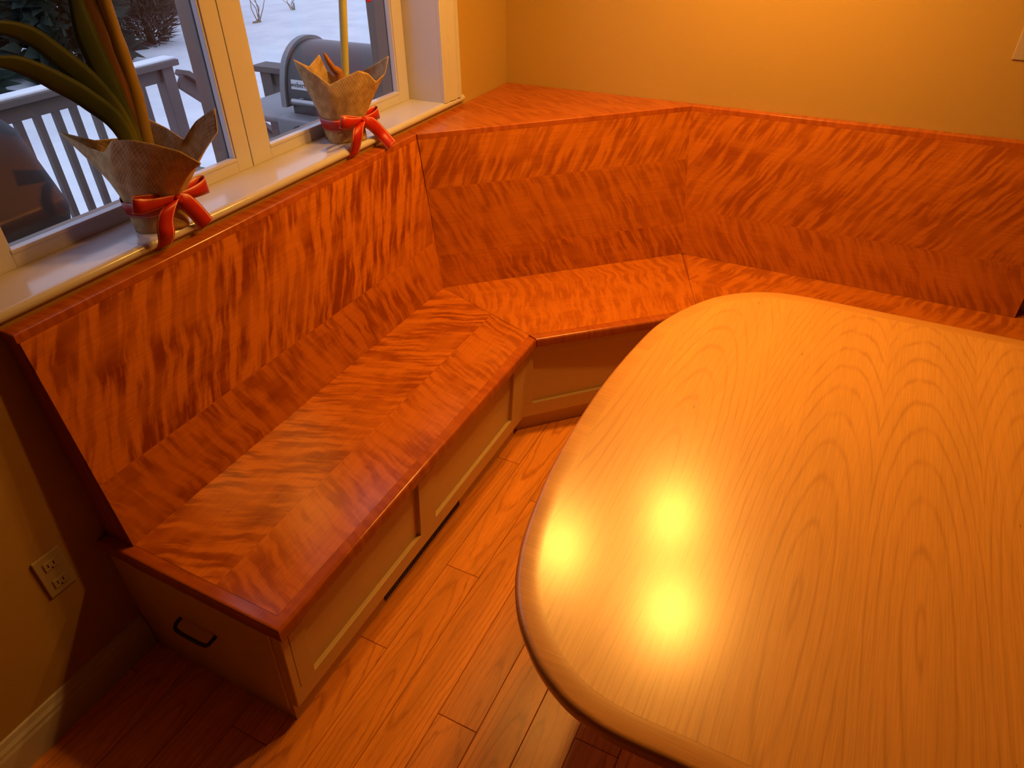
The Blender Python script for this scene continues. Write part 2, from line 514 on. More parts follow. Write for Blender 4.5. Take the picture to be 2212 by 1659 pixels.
# stool: rounded nosing, horns past the casing
sb = bmesh.new()
zs0, zs1, xf = 1.080, WZ0, 0.004
npf = [(XF - 0.05, zs1), (xf - 0.012, zs1)] + [(xf - 0.0125 + 0.0125 * math.sin(t), (zs0 + zs1) / 2 + 0.0125 * math.cos(t)) for t in [math.pi * k / 8 for k in range(1, 8)]] + [(xf - 0.012, zs0), (XF - 0.05, zs0)]
y_in = (WY0 + 0.001, WY1 - 0.001); y_out = (-2.475, -0.397)
for pf, (a, b) in (([(XF - 0.05, zs1), (XW - 0.0002, zs1), (XW - 0.0002, zs0), (XF - 0.05, zs0)], y_in), ([(max(p[0], XW), p[1]) for p in npf], y_out)):
    r0 = [sb.verts.new((px_, a, pz)) for px_, pz in pf]; r1 = [sb.verts.new((px_, b, pz)) for px_, pz in pf]
    for i in range(len(pf)): 
        j = (i + 1) % len(pf)
        sb.faces.new((r0[i], r1[i], r1[j], r0[j]))
    sb.faces.new(r0[::-1]); sb.faces.new(r1)
stool = struct(link('trim_1', bm_mesh(sb), 'white', None, None, True)); stool.data.set_sharp_from_angle(angle=math.radians(40))
stool['label'] = 'white painted window stool with rounded front edge'


def casing(n, y0, y1):
    """stepped moulding beside the opening; y0 is the edge at the opening"""
    s = 1 if y1 > y0 else -1; w = abs(y1 - y0)
    pf = [(0, 0), (0, 0.012), (0.006, 0.015), (0.03, 0.015), (0.034, 0.012), (0.040, 0.012), (0.045, 0.017), (w - 0.03, 0.019), (w - 0.026, 0.015), (w - 0.020, 0.015), (w - 0.016, 0.021), (w, 0.021), (w, 0)]
    b = bmesh.new(); r = [[b.verts.new((XW + d, y0 + s * q, z)) for q, d in pf] for z in (WZ0, WZ1 + 0.1)]
    for i in range(len(pf)):
        j = (i + 1) % len(pf); b.faces.new((r[0][i], r[0][j], r[1][j], r[1][i]))
    b.faces.new(r[0][::-1]); b.faces.new(r[1])
    return struct(link('trim_%d' % n, bm_mesh(b), 'white'))


casing(2, WY1, WY1 + 0.115)
casing(3, WY0, WY0 - 0.115)
struct(box('trim_4', XW, XW + 0.02, WY0, WY1, WZ1, WZ1 + 0.1, 'white'))
# jamb boards lining the opening
struct(box('trim_5', XF - 0.03, XW - 0.0005, WY1 - 0.0008, WY1 + 0.018, WZ0, WZ1, 'white'))
struct(box('trim_6', XF - 0.03, XW - 0.0005, WY0 - 0.018, WY0 + 0.0008, WZ0, WZ1, 'white'))
struct(box('trim_7', XF - 0.03, XW - 0.0005, WY0, WY1, WZ1 - 0.001, WZ1 + 0.018, 'white'))


def window(n, y0, y1, py0, py1):
    pz0, pz1 = 1.138, 2.05
    w = struct(boxes('window_%d' % n, [(XF - 0.03, XF, y0, py0, WZ0, WZ1), (XF - 0.03, XF, py1, y1, WZ0, WZ1), (XF - 0.03, XF, py0, py1, WZ0, pz0), (XF - 0.03, XF, py0, py1, pz1, WZ1)], 'white', None, 0.0012))
    gx = XF - 0.022
    link('glass_pane', mesh(*cube(gx - 0.004, gx, py0 - 0.005, py1 + 0.005, pz0 - 0.005, pz1 + 0.005)), 'glass', w)
    # glazing beads proud of the glass
    t = 0.009
    box('glazing_bead', gx, XF + 0.002, py0, py1, pz0 - 0.001, pz0 + t, 'white', w, 0.002)
    box('glazing_bead', gx, XF - 0.004, py0 - 0.001, py0 + 0.006, pz0 + t, pz1, 'white', w, 0.001)
    box('glazing_bead', gx, XF - 0.004, py1 - 0.006, py1 + 0.001, pz0 + t, pz1, 'white', w, 0.001)
    # the outside frame seen through the glass: stepped jambs and sill
    for s, yy in ((-1, py0), (1, py1)):
        a, b = (yy - 0.02, yy + 0.004) if s < 0 else (yy - 0.004, yy + 0.02)
        box('outer_jamb', XF - 0.075, XF - 0.0305, a, b, pz0 - 0.03, pz1, 'extpaint', w, 0.002)
        a, b = (yy - 0.048, yy - 0.026) if s < 0 else (yy + 0.026, yy + 0.048)
        box('outer_jamb', XF - 0.115, XF - 0.0755, a, b, pz0 - 0.06, pz1 + 0.02, 'extpaint', w, 0.002)
        a, b = (yy - 0.072, yy - 0.05) if s < 0 else (yy + 0.05, yy + 0.072)
        box('brick_mould', XO - 0.01, XF - 0.1155, a, b, pz0 - 0.07, pz1 + 0.03, 'extpaint', w, 0.003)
    box('outer_sill', XF - 0.075, XF - 0.0305, py0, py1, pz0 - 0.05, pz0 - 0.012, 'extpaint', w, 0.002)
    box('outer_sill', XO - 0.04, XF - 0.0755, py0 - 0.012, py1 + 0.012, pz0 - 0.075, pz0 - 0.045, 'extpaint', w, 0.003)
    return w


def cube(x0, x1, y0, y1, z0, z1):
    return ([(x0, y0, z0), (x1, y0, z0), (x1, y1, z0), (x0, y1, z0), (x0, y0, z1), (x1, y0, z1), (x1, y1, z1), (x0, y1, z1)],
            [(3, 2, 1, 0), (4, 5, 6, 7), (0, 1, 5, 4), (1, 2, 6, 5), (2, 3, 7, 6), (3, 0, 4, 7)])


window(1, WY0 + 0.0012, -1.4015, -2.150, -1.458)
window(2, -1.3985, WY1 - 0.0012, -1.318, -0.608)

# wall plates
pl = thing('wall_outlet', 'almond duplex outlet plate low on the shadowed wall beside the window bench', 'outlet', (XW, -2.448, 0.39))
box('cover_plate', XW, XW + 0.006, -2.483, -2.413, 0.392, 0.518, 'plate', pl, 0.0025)
for zc in (0.425, 0.485):
    r = box('receptacle', XW + 0.0055, XW + 0.0085, -2.465, -2.431, zc - 0.014, zc + 0.014, 'plate', pl, 0.002)
    for dy in (-0.007, 0.007): box('slot_shade', XW + 0.008, XW + 0.0089, -2.448 + dy - 0.0012, -2.448 + dy + 0.0012, zc - 0.003, zc + 0.007, 'bronze', r)  # raised dark boxes, the shade of the openings put into their colour
    box('slot_shade', XW + 0.008, XW + 0.0089, -2.450, -2.446, zc - 0.011, zc - 0.007, 'bronze', r)
sw = thing('light_switch', 'almond light switch plate on the tan wall above the bench back', 'switch', (1.872, 0, 1.31))
box('cover_plate', 1.837, 1.907, -0.006, 0.0, 1.310, 1.426, 'plate', sw, 0.0025)
tg = box('toggle', 1.866, 1.878, -0.016, -0.0055, 1.362, 1.378, 'plate', sw, 0.002)

# ------------------------------------------------------------------ the bench: window run
XS, YE = 0.597, -2.334        # seat front, seat end
J1, F1 = (0.092, -0.791), (0.600, -0.977)
J2, F2 = (0.879, -0.066), (1.080, -0.546)
A1, B1 = (0.042, -0.812), (0.829, -0.042)
SR, YBE = 2.42, -2.305        # far end of the back run, end of the raked back
mit1 = lambda x_: J1[1] + (x_ - J1[0]) * (F1[1] - J1[1]) / (F1[0] - J1[0])
mit2 = lambda y_: J2[0] + (y_ - J2[1]) * (F2[0] - J2[0]) / (F2[1] - J2[1])
EB = 0.034
TH = 0.035

bench1 = thing('storage_bench', 'figured cherry bench under the window with a raked back and cream drawer base', 'bench', (0.3, -1.65, 0))
up = (0, 0, 1)
fr = frame((0.37, YE, ZS), (0, 1, 0), (-1, 0, 0))
seat1 = slab('seat', [(XW + 0.001, YE, ZS - 0.0008), (XS, YE, ZS - 0.0008), (XS, mit1(XS) - 0.0006, ZS - 0.0008), (XW + 0.001, mit1(XW) - 0.0006, ZS - 0.0008)], TH, frame((0.37, YE, ZS - 0.0008), (0, 1, 0), (-1, 0, 0)), 'cherry_edge', bench1, 0.010, [2, 3] if False else None, 4, seed=3.1, chev=0.1)
xi = XS - EB
yi = YE + EB
for (xa, xb) in ((XW + 0.004, 0.37), (0.37, xi)):
    pts = [(xa, yi, ZS), (xb, yi, ZS), (xb, mit1(xb) - 0.001, ZS), (xa, mit1(xa) - 0.001, ZS)]
    slab('veneer_leaf', pts, 0.004, fr, 'cherry', seat1, seed=11.7, chev=0.42, inv=0.0 if xa < 0.1 else 0.85, soft=0.18)

# raked back
bx0, bx1 = 0.038, 0.092
zc0 = ZT - 0.020
rk = lambda z: bx1 + (bx0 - bx1) * (z - ZS) / (ZT - ZS)
ym = lambda z: J1[1] + (A1[1] - J1[1]) * (z - ZS) / (ZT - ZS)
t6 = 0.006
bm = bmesh.new()
pr = [(XW + 0.001, ZS + 0.0005), (bx1 - t6, ZS + 0.0005), (rk(zc0) - t6, zc0), (XW + 0.001, zc0)]
e0 = [bm.verts.new((a, YBE, z)) for a, z in pr]; e1 = [bm.verts.new((a, ym(z) - 0.004, z)) for a, z in pr]
for i in range(4): bm.faces.new((e0[i], e0[(i + 1) % 4], e1[(i + 1) % 4], e1[i]))
bm.faces.new(e0[::-1]); bm.faces.new(e1)
back1 = link('backrest', bm_mesh(bm), 'cherry_edge', bench1, None, False, seed=5.0, chev=0.0)
zsm = 0.655
fb = frame((rk(zsm), YBE, zsm), (0, 1, 0), (bx0 - bx1, 0, ZT - ZS))
for za, zb, sd in ((ZS + 0.0008, zsm, 21.3), (zsm, zc0 + 0.0001, 21.3)):
    slab('veneer_leaf', [(rk(za), YBE + 0.001, za), (rk(za), ym(za) + 0.004, za), (rk(zb), ym(zb) + 0.004, zb), (rk(zb), YBE + 0.001, zb)], t6 - 0.0005, fb, 'cherry', back1, seed=sd, chev=-0.38, inv=0.85 if za < 0.5 else 0.0)
slab('cap', [(XW + 0.001, YBE - 0.003, ZT), (bx0 + 0.001, YBE - 0.003, ZT), (bx0 + 0.001, A1[1] - 0.001, ZT), (XW + 0.001, A1[1] + 0.02, ZT)], 0.0195, frame((bx0, YBE, ZT), (0, 1, 0), (-1, 0, 0)), 'cherry_edge', bench1, 0.003, None, 3, seed=8.0, chev=0.05)


def face(parent, p0, p1, zt, zb, n, rec_t, rec_b, stiles, zrail, mat='cream'):
    """raked frame-and-panel front: p0,p1 top corners (x,y), n outward normal, recess of the foot, stiles given as
    (from,to) distances along the top, rails up to zrail"""
    p0 = Vector((p0[0], p0[1], 0)); p1 = Vector((p1[0], p1[1], 0)); n = Vector((n[0], n[1], 0))
    L = (p1 - p0).length; U = (p1 - p0) / L
    H = zt - zb
    bot = p0 - n * (rec_b - rec_t)
    M4 = frame((bot.x, bot.y, zb), U, (p0 - bot) + Vector((0, 0, H)))
    HL = math.hypot(H, rec_b - rec_t)
    rl = (zrail - zb) / H * HL
    b = slab('panel', [(0.004, 0.004), (L - 0.004, 0.004), (L - 0.004, HL), (0.004, HL)], 0.012, M4 @ Matrix.Translation((0, 0, -0.013)), mat, parent)
    slab('rail', [(0, 0), (L, 0), (L, rl), (0, rl)], 0.0255, M4, mat, parent, 0.0012, None, 2)
    slab('rail', [(0, HL - 0.045), (L, HL - 0.045), (L, HL), (0, HL)], 0.0255, M4, mat, parent, 0.0012, None, 2)
    for a, c in stiles:
        slab('stile', [(a, rl + 0.0003), (c, rl + 0.0003), (c, HL - 0.0453), (a, HL - 0.0453)], 0.0255, M4, mat, parent, 0.0012, None, 2)
    return M4


ZC = ZS - TH - 0.0008         # cabinet top
XC, XFB, XK = 0.5715, 0.551, 0.528
YC = -2.321
ZK = 0.077
yc1 = -0.986
face(bench1, (XC, YC + 0.0015), (XC, yc1), ZC, ZK, (1, 0), 0, XC - XFB, [(0, 0.022), (0.0235, 0.077), (YC * -1 - 1.733, YC * -1 - 1.644), (-YC - 1.10, -YC + yc1 - 0.0015)], 0.139)
# toe board with the heating vent
box('toe_board', XK - 0.014, XK, YC + 0.002, -1.03, 0.001, ZK - 0.0005, 'cream', bench1)
gv = box('vent_grille', XK - 0.001, XK + 0.003, -1.915, -1.465, 0.016, 0.060, 'bronze', bench1, label='dark slotted heating vent in the toe board')
bars = [(XK + 0.0028, XK + 0.005, y_, y_ + 0.004, 0.018, 0.058) for y_ in [-1.912 + 0.0092 * k for k in range(49)]]
boxes('louvre', bars, 'bronze', gv, kind='stuff')
# the end with its drawer
pe = [(XW + 0.001, 0.001), (XK, 0.001), (XK + 0.003, ZK), (XFB - 0.001, ZK), (XC - 0.001, ZC - 0.0005), (XW + 0.001, ZC - 0.0005)]
fe = frame((0, YC, 0), (1, 0, 0), (0, 0, 1))
slab('end_panel', [(a, YC, z) for a, z in pe], 0.018, fe, 'cream', bench1, 0.001, None, 1)
dr = slab('drawer_front', [(0.085, YC - 0.006, 0.055), (0.520, YC - 0.006, 0.055), (0.540, YC - 0.006, 0.392), (0.085, YC - 0.006, 0.392)], 0.0055, frame((0, YC - 0.006, 0), (1, 0, 0), (0, 0, 1)), 'cream', bench1, 0.0025, None, 2)
hy = YC - 0.006
tube('handle', smooth_path([(0.203, hy + 0.001, 0.250), (0.203, hy - 0.014, 0.248), (0.208, hy - 0.026, 0.243), (0.225, hy - 0.030, 0.241), (0.265, hy - 0.031, 0.241), (0.305, hy - 0.030, 0.241), (0.322, hy - 0.026, 0.243), (0.327, hy - 0.014, 0.248), (0.327, hy + 0.001, 0.250)], 4), 0.0052, 'bronze', dr, 8, label='dark bronze bar pull')
box('carcass', 0.03, 0.50, YC + 0.02, -1.10, 0.002, ZC - 0.001, 'cream', bench1)

# ------------------------------------------------------------------ the bench: corner run
bench2 = thing('corner_bench', 'angled cherry bench across the room corner with a triangular shelf on top', 'bench', (0.55, -0.55, 0))
UD = Vector((F2[0] - F1[0], F2[1] - F1[1], 0)).normalized(); ND = Vector((UD.y, -UD.x, 0))
VD = Vector((-UD.y, UD.x, 0))
zq = ZS - 0.0008
seat2 = slab('seat', [(F1[0], F1[1], zq), (F2[0], F2[1], zq), (J2[0], J2[1], zq), (J2[0] - 0.01, -0.006, zq), (XW + 0.02, -0.006, zq), (XW + 0.004, mit1(XW) + 0.001, zq)], TH, frame((F1[0], F1[1], zq), UD, VD), 'cherry_edge', bench2, 0.010, [0], 4, seed=13.0, chev=0.1)
q = Vector((VD.x, VD.y)) * EB
fA = Vector(F1) + q; fB = Vector(F2) + q
fA = (fA.x - UD.x * EB * 0.40, fA.y - UD.y * EB * 0.40); fB = (fB.x + UD.x * EB * 0.37, fB.y + UD.y * EB * 0.37)
fA = (fA[0], mit1(fA[0]) + 0.001)
slab('veneer_leaf', [(fA[0], fA[1], ZS), (mit2(fB[1]) - 0.001, fB[1], ZS), (J2[0], J2[1], ZS), (0.86, -0.02, ZS), (0.02, -0.78, ZS), (J1[0], J1[1] + 0.001, ZS)], 0.004, frame((0.10, -0.9, ZS), UD, VD), 'cherry', seat2, seed=31.0, chev=0.25, soft=0.5)
A3, B3 = Vector((A1[0], A1[1], ZT)), Vector((B1[0], B1[1], ZT))
C3, D3 = Vector((J1[0], J1[1], ZS)), Vector((J2[0], J2[1], ZS))
lt = lambda z: A3.lerp(C3, (ZT - z) / (ZT - ZS)); rt = lambda z: B3.lerp(D3, (ZT - z) / (ZT - ZS))
bk = -ND * 0.03
bm = bmesh.new()
v8 = [bm.verts.new(p) for p in (lt(ZS + 0.0005) - ND * t6, rt(ZS + 0.0005) - ND * t6, rt(zc0) - ND * t6, lt(zc0) - ND * t6, lt(ZS + 0.0005) + bk, rt(ZS + 0.0005) + bk, rt(zc0) + bk, lt(zc0) + bk)]
for f_ in ((0, 1, 2, 3), (7, 6, 5, 4), (0, 4, 5, 1), (1, 5, 6, 2), (2, 6, 7, 3), (3, 7, 4, 0)): bm.faces.new([v8[i] for i in f_])
back2 = link('backrest', bm_mesh(bm), 'cherry_edge', bench2, None, False, seed=5.5, chev=0.0)
Udb = (B3 - A3).normalized()
for za, zb, zo, sd in ((0.862, zc0 + 0.0001, 0.862, 41.2), (0.592, 0.862, 0.862, 41.2), (ZS + 0.0008, 0.592, 0.592, 44.6)):
    slab('veneer_leaf', [lt(za), rt(za), rt(zb), lt(zb)], t6 - 0.0005, frame(lt(zo), Udb, lt(ZT) - lt(ZS)), 'cherry', back2, seed=sd, chev=-0.5, inv=0.85 if za == 0.592 else 0.0, soft=0.28)
slab('cap', [(A3.x + 0.001, A3.y, ZT), (B3.x, B3.y - 0.001, ZT), (B3.x + 0.01, -0.001, ZT), (XW + 0.001, -0.001, ZT), (XW + 0.001, A3.y + 0.022, ZT)], 0.0195, frame((A3.x, A3.y, ZT), Udb, (-Udb.y, Udb.x, 0)), 'cherry_edge', bench2, 0.003, None, 3, seed=51.0, chev=0.3, label='triangular corner shelf of cherry')
d45 = Vector((math.sqrt(0.5), math.sqrt(0.5), 0)); n45 = Vector((d45.y, -d45.x, 0))
cA = Vector((0.549, -1.0020, 0)); LD = 0.72
face(bench2, cA, cA + d45 * LD, ZC, ZK, n45, 0, 0.006, [(0.001, 0.048), (LD - 0.048, LD - 0.001)], 0.139)
kA = Vector((0.5295, -1.022, 0)) - n45 * 0.028
obox('toe_board', kA + d45 * 0.35 - n45 * 0.0075 + Vector((0, 0, ZK / 2)), (0.70, 0.014, ZK - 0.002), 'cream', bench2, Matrix.Rotation(math.pi / 4, 3, 'Z'))

# ------------------------------------------------------------------ the bench: back run
bench3 = thing('wall_bench', 'long cherry bench along the tan wall behind the table', 'bench', (1.7, -0.3, 0))
YF = F2[1]
seat3 = slab('seat', [(F2[0] + 0.0006, YF, zq), (SR, YF, zq), (SR, -0.001, zq), (J2[0] + 0.004, -0.001, zq), (J2[0] + 0.0012, J2[1], zq)], TH, frame((F2[0], YF, zq), (1, 0, 0), (0, 1, 0)), 'cherry_edge', bench3, 0.010, None, 4, seed=61.0, chev=0.1)
ys3 = -0.30
for ya_, yb_ in ((YF + EB, ys3), (ys3, -0.004)):
    slab('veneer_leaf', [(mit2(ya_) + 0.001, ya_, ZS), (SR - EB, ya_, ZS), (SR - EB, yb_, ZS), (mit2(max(min(yb_, J2[1]), -9)) + 0.001, yb_, ZS)], 0.004, frame((F2[0], ys3, ZS), (1, 0, 0), (0, 1, 0)), 'cherry', seat3, seed=63.0, chev=-0.4, soft=0.4)
SBE = 2.152
by0, by1 = -0.042, -0.066
rky = lambda z: by1 + (by0 - by1) * (z - ZS) / (ZT - ZS)
xm = lambda z: J2[0] + (B1[0] - J2[0]) * (z - ZS) / (ZT - ZS)
bm = bmesh.new()
pr = [(-0.001, ZS + 0.0005), (by1 + t6, ZS + 0.0005), (rky(zc0) + t6, zc0), (-0.001, zc0)]
e0 = [bm.verts.new((xm(z) + 0.006, a, z)) for a, z in pr]; e1 = [bm.verts.new((SBE, a, z)) for a, z in pr]
for i in range(4): bm.faces.new((e0[i], e0[(i + 1) % 4], e1[(i + 1) % 4], e1[i]))
bm.faces.new(e0[::-1]); bm.faces.new(e1)
back3 = link('backrest', bm_mesh(bm), 'cherry_edge', bench3, None, False, seed=6.0, chev=0.0)
fb3 = frame((B1[0], rky(0.652), 0.652), (1, 0, 0), (0, by0 - by1, ZT - ZS))
for za, zb in ((ZS + 0.0008, 0.652), (0.652, zc0 + 0.0001)):
    slab('veneer_leaf', [(xm(za) - 0.004, rky(za), za), (SBE - 0.001, rky(za), za), (SBE - 0.001, rky(zb), zb), (xm(zb) - 0.004, rky(zb), zb)], t6 - 0.0005, fb3, 'cherry', back3, seed=71.0, chev=-0.6, inv=0.85 if za < 0.5 else 0.0, soft=0.3)
slab('cap', [(B1[0] + 0.001, by0 - 0.001, ZT), (SBE + 0.003, by0 - 0.001, ZT), (SBE + 0.003, -0.001, ZT), (B1[0] + 0.0115, -0.001, ZT)], 0.0195, frame((B1[0], by0, ZT), (1, 0, 0), (0, 1, 0)), 'cherry_edge', bench3, 0.003, None, 3, seed=81.0, chev=0.05)
cB = cA + d45 * (LD + 0.002)
face(bench3, (cB.x, YF + 0.026), (SR - 0.02, YF + 0.026), ZC, ZK, (0, -1), 0, 0.0205, [(0.001, 0.05), (0.62, 0.70), (SR - 0.02 - cB.x - 0.05, SR - 0.02 - cB.x - 0.001)], 0.139)
box('toe_board', cB.x + 0.03, SR - 0.03, YF + 0.07, YF + 0.084, 0.001, ZK - 0.0005, 'cream', bench3)
box('end_panel', SR - 0.038, SR - 0.0215, YF + 0.06, -0.002, 0.001, ZC - 0.0005, 'cream', bench3)

# ------------------------------------------------------------------ the table
half = [(1.469, -2.371), (1.397, -2.372), (1.342, -2.367), (1.289, -2.353), (1.235, -2.324), (1.192, -2.288), (1.153, -2.245), (1.122, -2.196), (1.100, -2.147), (1.076, -2.067), (1.057, -1.961), (1.042, -1.83), (1.035, -1.615), (1.042, -1.432), (1.0645, -1.226), (1.091, -1.122), (1.127, -1.036), (1.183, -0.944), (1.245, -0.882), (1.310, -0.842), (1.380, -0.820), (1.460, -0.812)]
XM = 1.96
left = smooth_path([(a, b, 0) for a, b in half], 5)
outline = [(p.x, p.y) for p in left] + [(2 * XM - p.x, p.y) for p in reversed(left)]
ZTAB = 0.75
nO = len(outline)
nrm = []
for i in range(nO):
    a = Vector(outline[i - 1]); b = Vector(outline[(i + 1) % nO]); d = (b - a).normalized()
    nrm.append(Vector((-d.y, d.x)))
cen = Vector((XM, -1.59))
if (nrm[0]).dot(cen - Vector(outline[0])) < 0: nrm = [-q_ for q_ in nrm]      # inward
inner = [(outline[i][0] + nrm[i].x * 0.046, outline[i][1] + nrm[i].y * 0.046) for i in range(nO)]
table = thing('dining_table', 'large cherry dining table with rounded corners and a solid wood edge', 'table', (XM, -1.59, 0))
bm = bmesh.new()
pf = [(0.0465, 0.0), (0.012, 0.0), (0.0065, -0.0015), (0.0022, -0.006), (0.0, -0.013), (0.0, -0.024), (0.003, -0.032), (0.009, -0.037), (0.016, -0.039), (0.0465, -0.039)]
rg = [[bm.verts.new((outline[i][0] + nrm[i].x * d - XM, outline[i][1] + nrm[i].y * d + 1.59, z)) for d, z in pf] for i in range(nO)]
for i in range(nO):
    j = (i + 1) % nO
    for k in range(len(pf)):
        l = (k + 1) % len(pf)
        bm.faces.new((rg[i][k], rg[j][k], rg[j][l], rg[i][l]))
edge = link('edge_band', bm_mesh(bm), 'table_edge', table, Matrix.Translation((XM, -1.59, ZTAB)), True, seed=2.2, cu=0.0, cv=0.3)
edge.data.set_sharp_from_angle(angle=math.radians(40))
cuts = [0.9, 1.16, 1.41, 1.69, 1.90, 2.11, 2.32, 2.53, 2.74, 3.0]
cens = [(1.04, -1.0), (1.262, -1.83), (1.588, -1.985), (1.793, -1.965), (2.01, -1.9), (2.21, -1.8), (2.43, -1.7), (2.63, -1.7), (2.9, -1.7)]
for k in range(len(cuts) - 1):
    po = clip(clip(inner, 0, cuts[k], False), 0, cuts[k + 1], True)
    if len(po) < 3: continue
    cx = (cuts[k] + cuts[k + 1]) / 2
    M4 = frame((cx, -1.59, ZTAB + 0.0002), (0, 1, 0), (-1, 0, 0))
    # drop duplicate points
    pp = [p for i, p in enumerate(po) if (Vector(p) - Vector(po[i - 1])).length > 1e-5]
    slab('veneer_leaf', [(p[0], p[1], ZTAB + 0.0002) for p in pp], 0.006, M4, 'table', table, seed=3.37 * k + 1.13, cu=cens[k][1] + 1.59, cv=cx - cens[k][0])
core = [(outline[i][0] + nrm[i].x * 0.05, outline[i][1] + nrm[i].y * 0.05, ZTAB - 0.0065) for i in range(0, nO, 2)]
slab('top_core', core, 0.03, frame((XM, -1.59, ZTAB - 0.0065), (0, 1, 0), (-1, 0, 0)), 'table_edge', table, seed=1.0, cu=0.0, cv=0.0)
for px_ in (1.72, 2.20):
    col = box('pedestal_column', px_ - 0.06, px_ + 0.06, -1.72, -1.46, 0.07, ZTAB - 0.0365, 'table_edge', table, 0.006, seed=px_, cu=0.0, cv=0.0)
    box('pedestal_foot', px_ - 0.045, px_ + 0.045, -2.02, -1.16, 0.0, 0.0695, 'table_edge', table, 0.012, seed=px_ + 1, cu=0.0, cv=0.0)
box('stretcher', 1.7805, 2.1395, -1.61, -1.57, 0.28, 0.38, 'table_edge', table, 0.004, seed=4.0, cu=0.0, cv=0.0)

# ------------------------------------------------------------------ three-light chandelier above the table
LC = (sum(p[0] for p in LAMPS) / 3, sum(p[1] for p in LAMPS) / 3)
ch = thing('chandelier', 'three-light chandelier hanging from the ceiling over the dining table', 'lamp', (LC[0], LC[1], ROOM[4]))
lathe('canopy', [(0.001, 0), (0.065, 0), (0.065, -0.012), (0.02, -0.035), (0.001, -0.035)][::-1], 'lampmetal', ch, Matrix.Translation((LC[0], LC[1], ROOM[4])))
tube('down_rod', [(LC[0], LC[1], ROOM[4] - 0.03), (LC[0], LC[1], LAMP_Z + 0.11)], 0.008, 'lampmetal', ch)
lathe('hub', [(0.001, -0.04), (0.02, -0.035), (0.032, 0), (0.02, 0.035), (0.001, 0.04)], 'lampmetal', ch, Matrix.Translation((LC[0], LC[1], LAMP_Z + 0.11)))
for (lx, ly), side_ in zip(LAMPS, ('window_side', 'wall_side', 'table_side')):
    d = Vector((lx - LC[0], ly - LC[1], 0))
    tube('arm', smooth_path([Vector((LC[0], LC[1], LAMP_Z + 0.11)) + d * 0.08, Vector((LC[0], LC[1], LAMP_Z + 0.08)) + d * 0.4, Vector((LC[0], LC[1], LAMP_Z + 0.10)) + d * 0.8, Vector((LC[0], LC[1], LAMP_Z + 0.105)) + d], 5), 0.006, 'lampmetal', ch)
    lathe('socket', [(0.001, 0.03), (0.02, 0.025), (0.026, -0.02), (0.02, -0.035), (0.001, -0.035)][::-1], 'lampmetal', ch, Matrix.Translation((lx, ly, LAMP_Z + 0.10)))
    lathe('light_bulb_%s_offscreen' % side_, [(0.001, 0.034), (0.012, 0.03), (0.018, 0.012), (0.029, -0.012), (0.026, -0.026), (0.012, -0.034), (0.001, -0.035)][::-1], 'bulbglow', ch, Matrix.Translation((lx, ly, LAMP_Z + 0.035)), 14)
    shp = [(0.026, 0.10), (0.036, 0.085), (0.056, 0.05), (0.075, 0.0), (0.088, -0.045)]
    bm = bmesh.new(); rgs = [[bm.verts.new((r_ * math.cos(2 * math.pi * k / 28), r_ * math.sin(2 * math.pi * k / 28), z_)) for k in range(28)] for r_, z_ in shp]
    for i in range(len(shp) - 1):
        for k in range(28): bm.faces.new((rgs[i][k], rgs[i][(k + 1) % 28], rgs[i + 1][(k + 1) % 28], rgs[i + 1][k]))
    so = link('added_lamp_shade', bm_mesh(bm), 'white', ch, Matrix.Translation((lx, ly, LAMP_Z)), True)  # unseen shade, added to hold lamp light off the ceiling and upper wall
    sm = so.modifiers.new('thickness', 'SOLIDIFY'); sm.thickness = 0.002
    ld = bpy.data.lights.new('chandelier_lamp_%s_offscreen' % side_, 'POINT'); ld.energy = LAMP_POWER; ld.color = LAMP_COLOR; ld.shadow_soft_size = 0.042
    lo = bpy.data.objects.new('chandelier_lamp_%s_offscreen' % side_, ld); COL.objects.link(lo); lo.location = (lx, ly, LAMP_Z)
    lo.parent = ch; lo.matrix_parent_inverse = wm(ch).inverted()

# ------------------------------------------------------------------ wrapped amaryllis pots on the stool
ER, EBK = Vector((0.893, 0.450, 0)), Vector((-0.450, 0.893, 0))


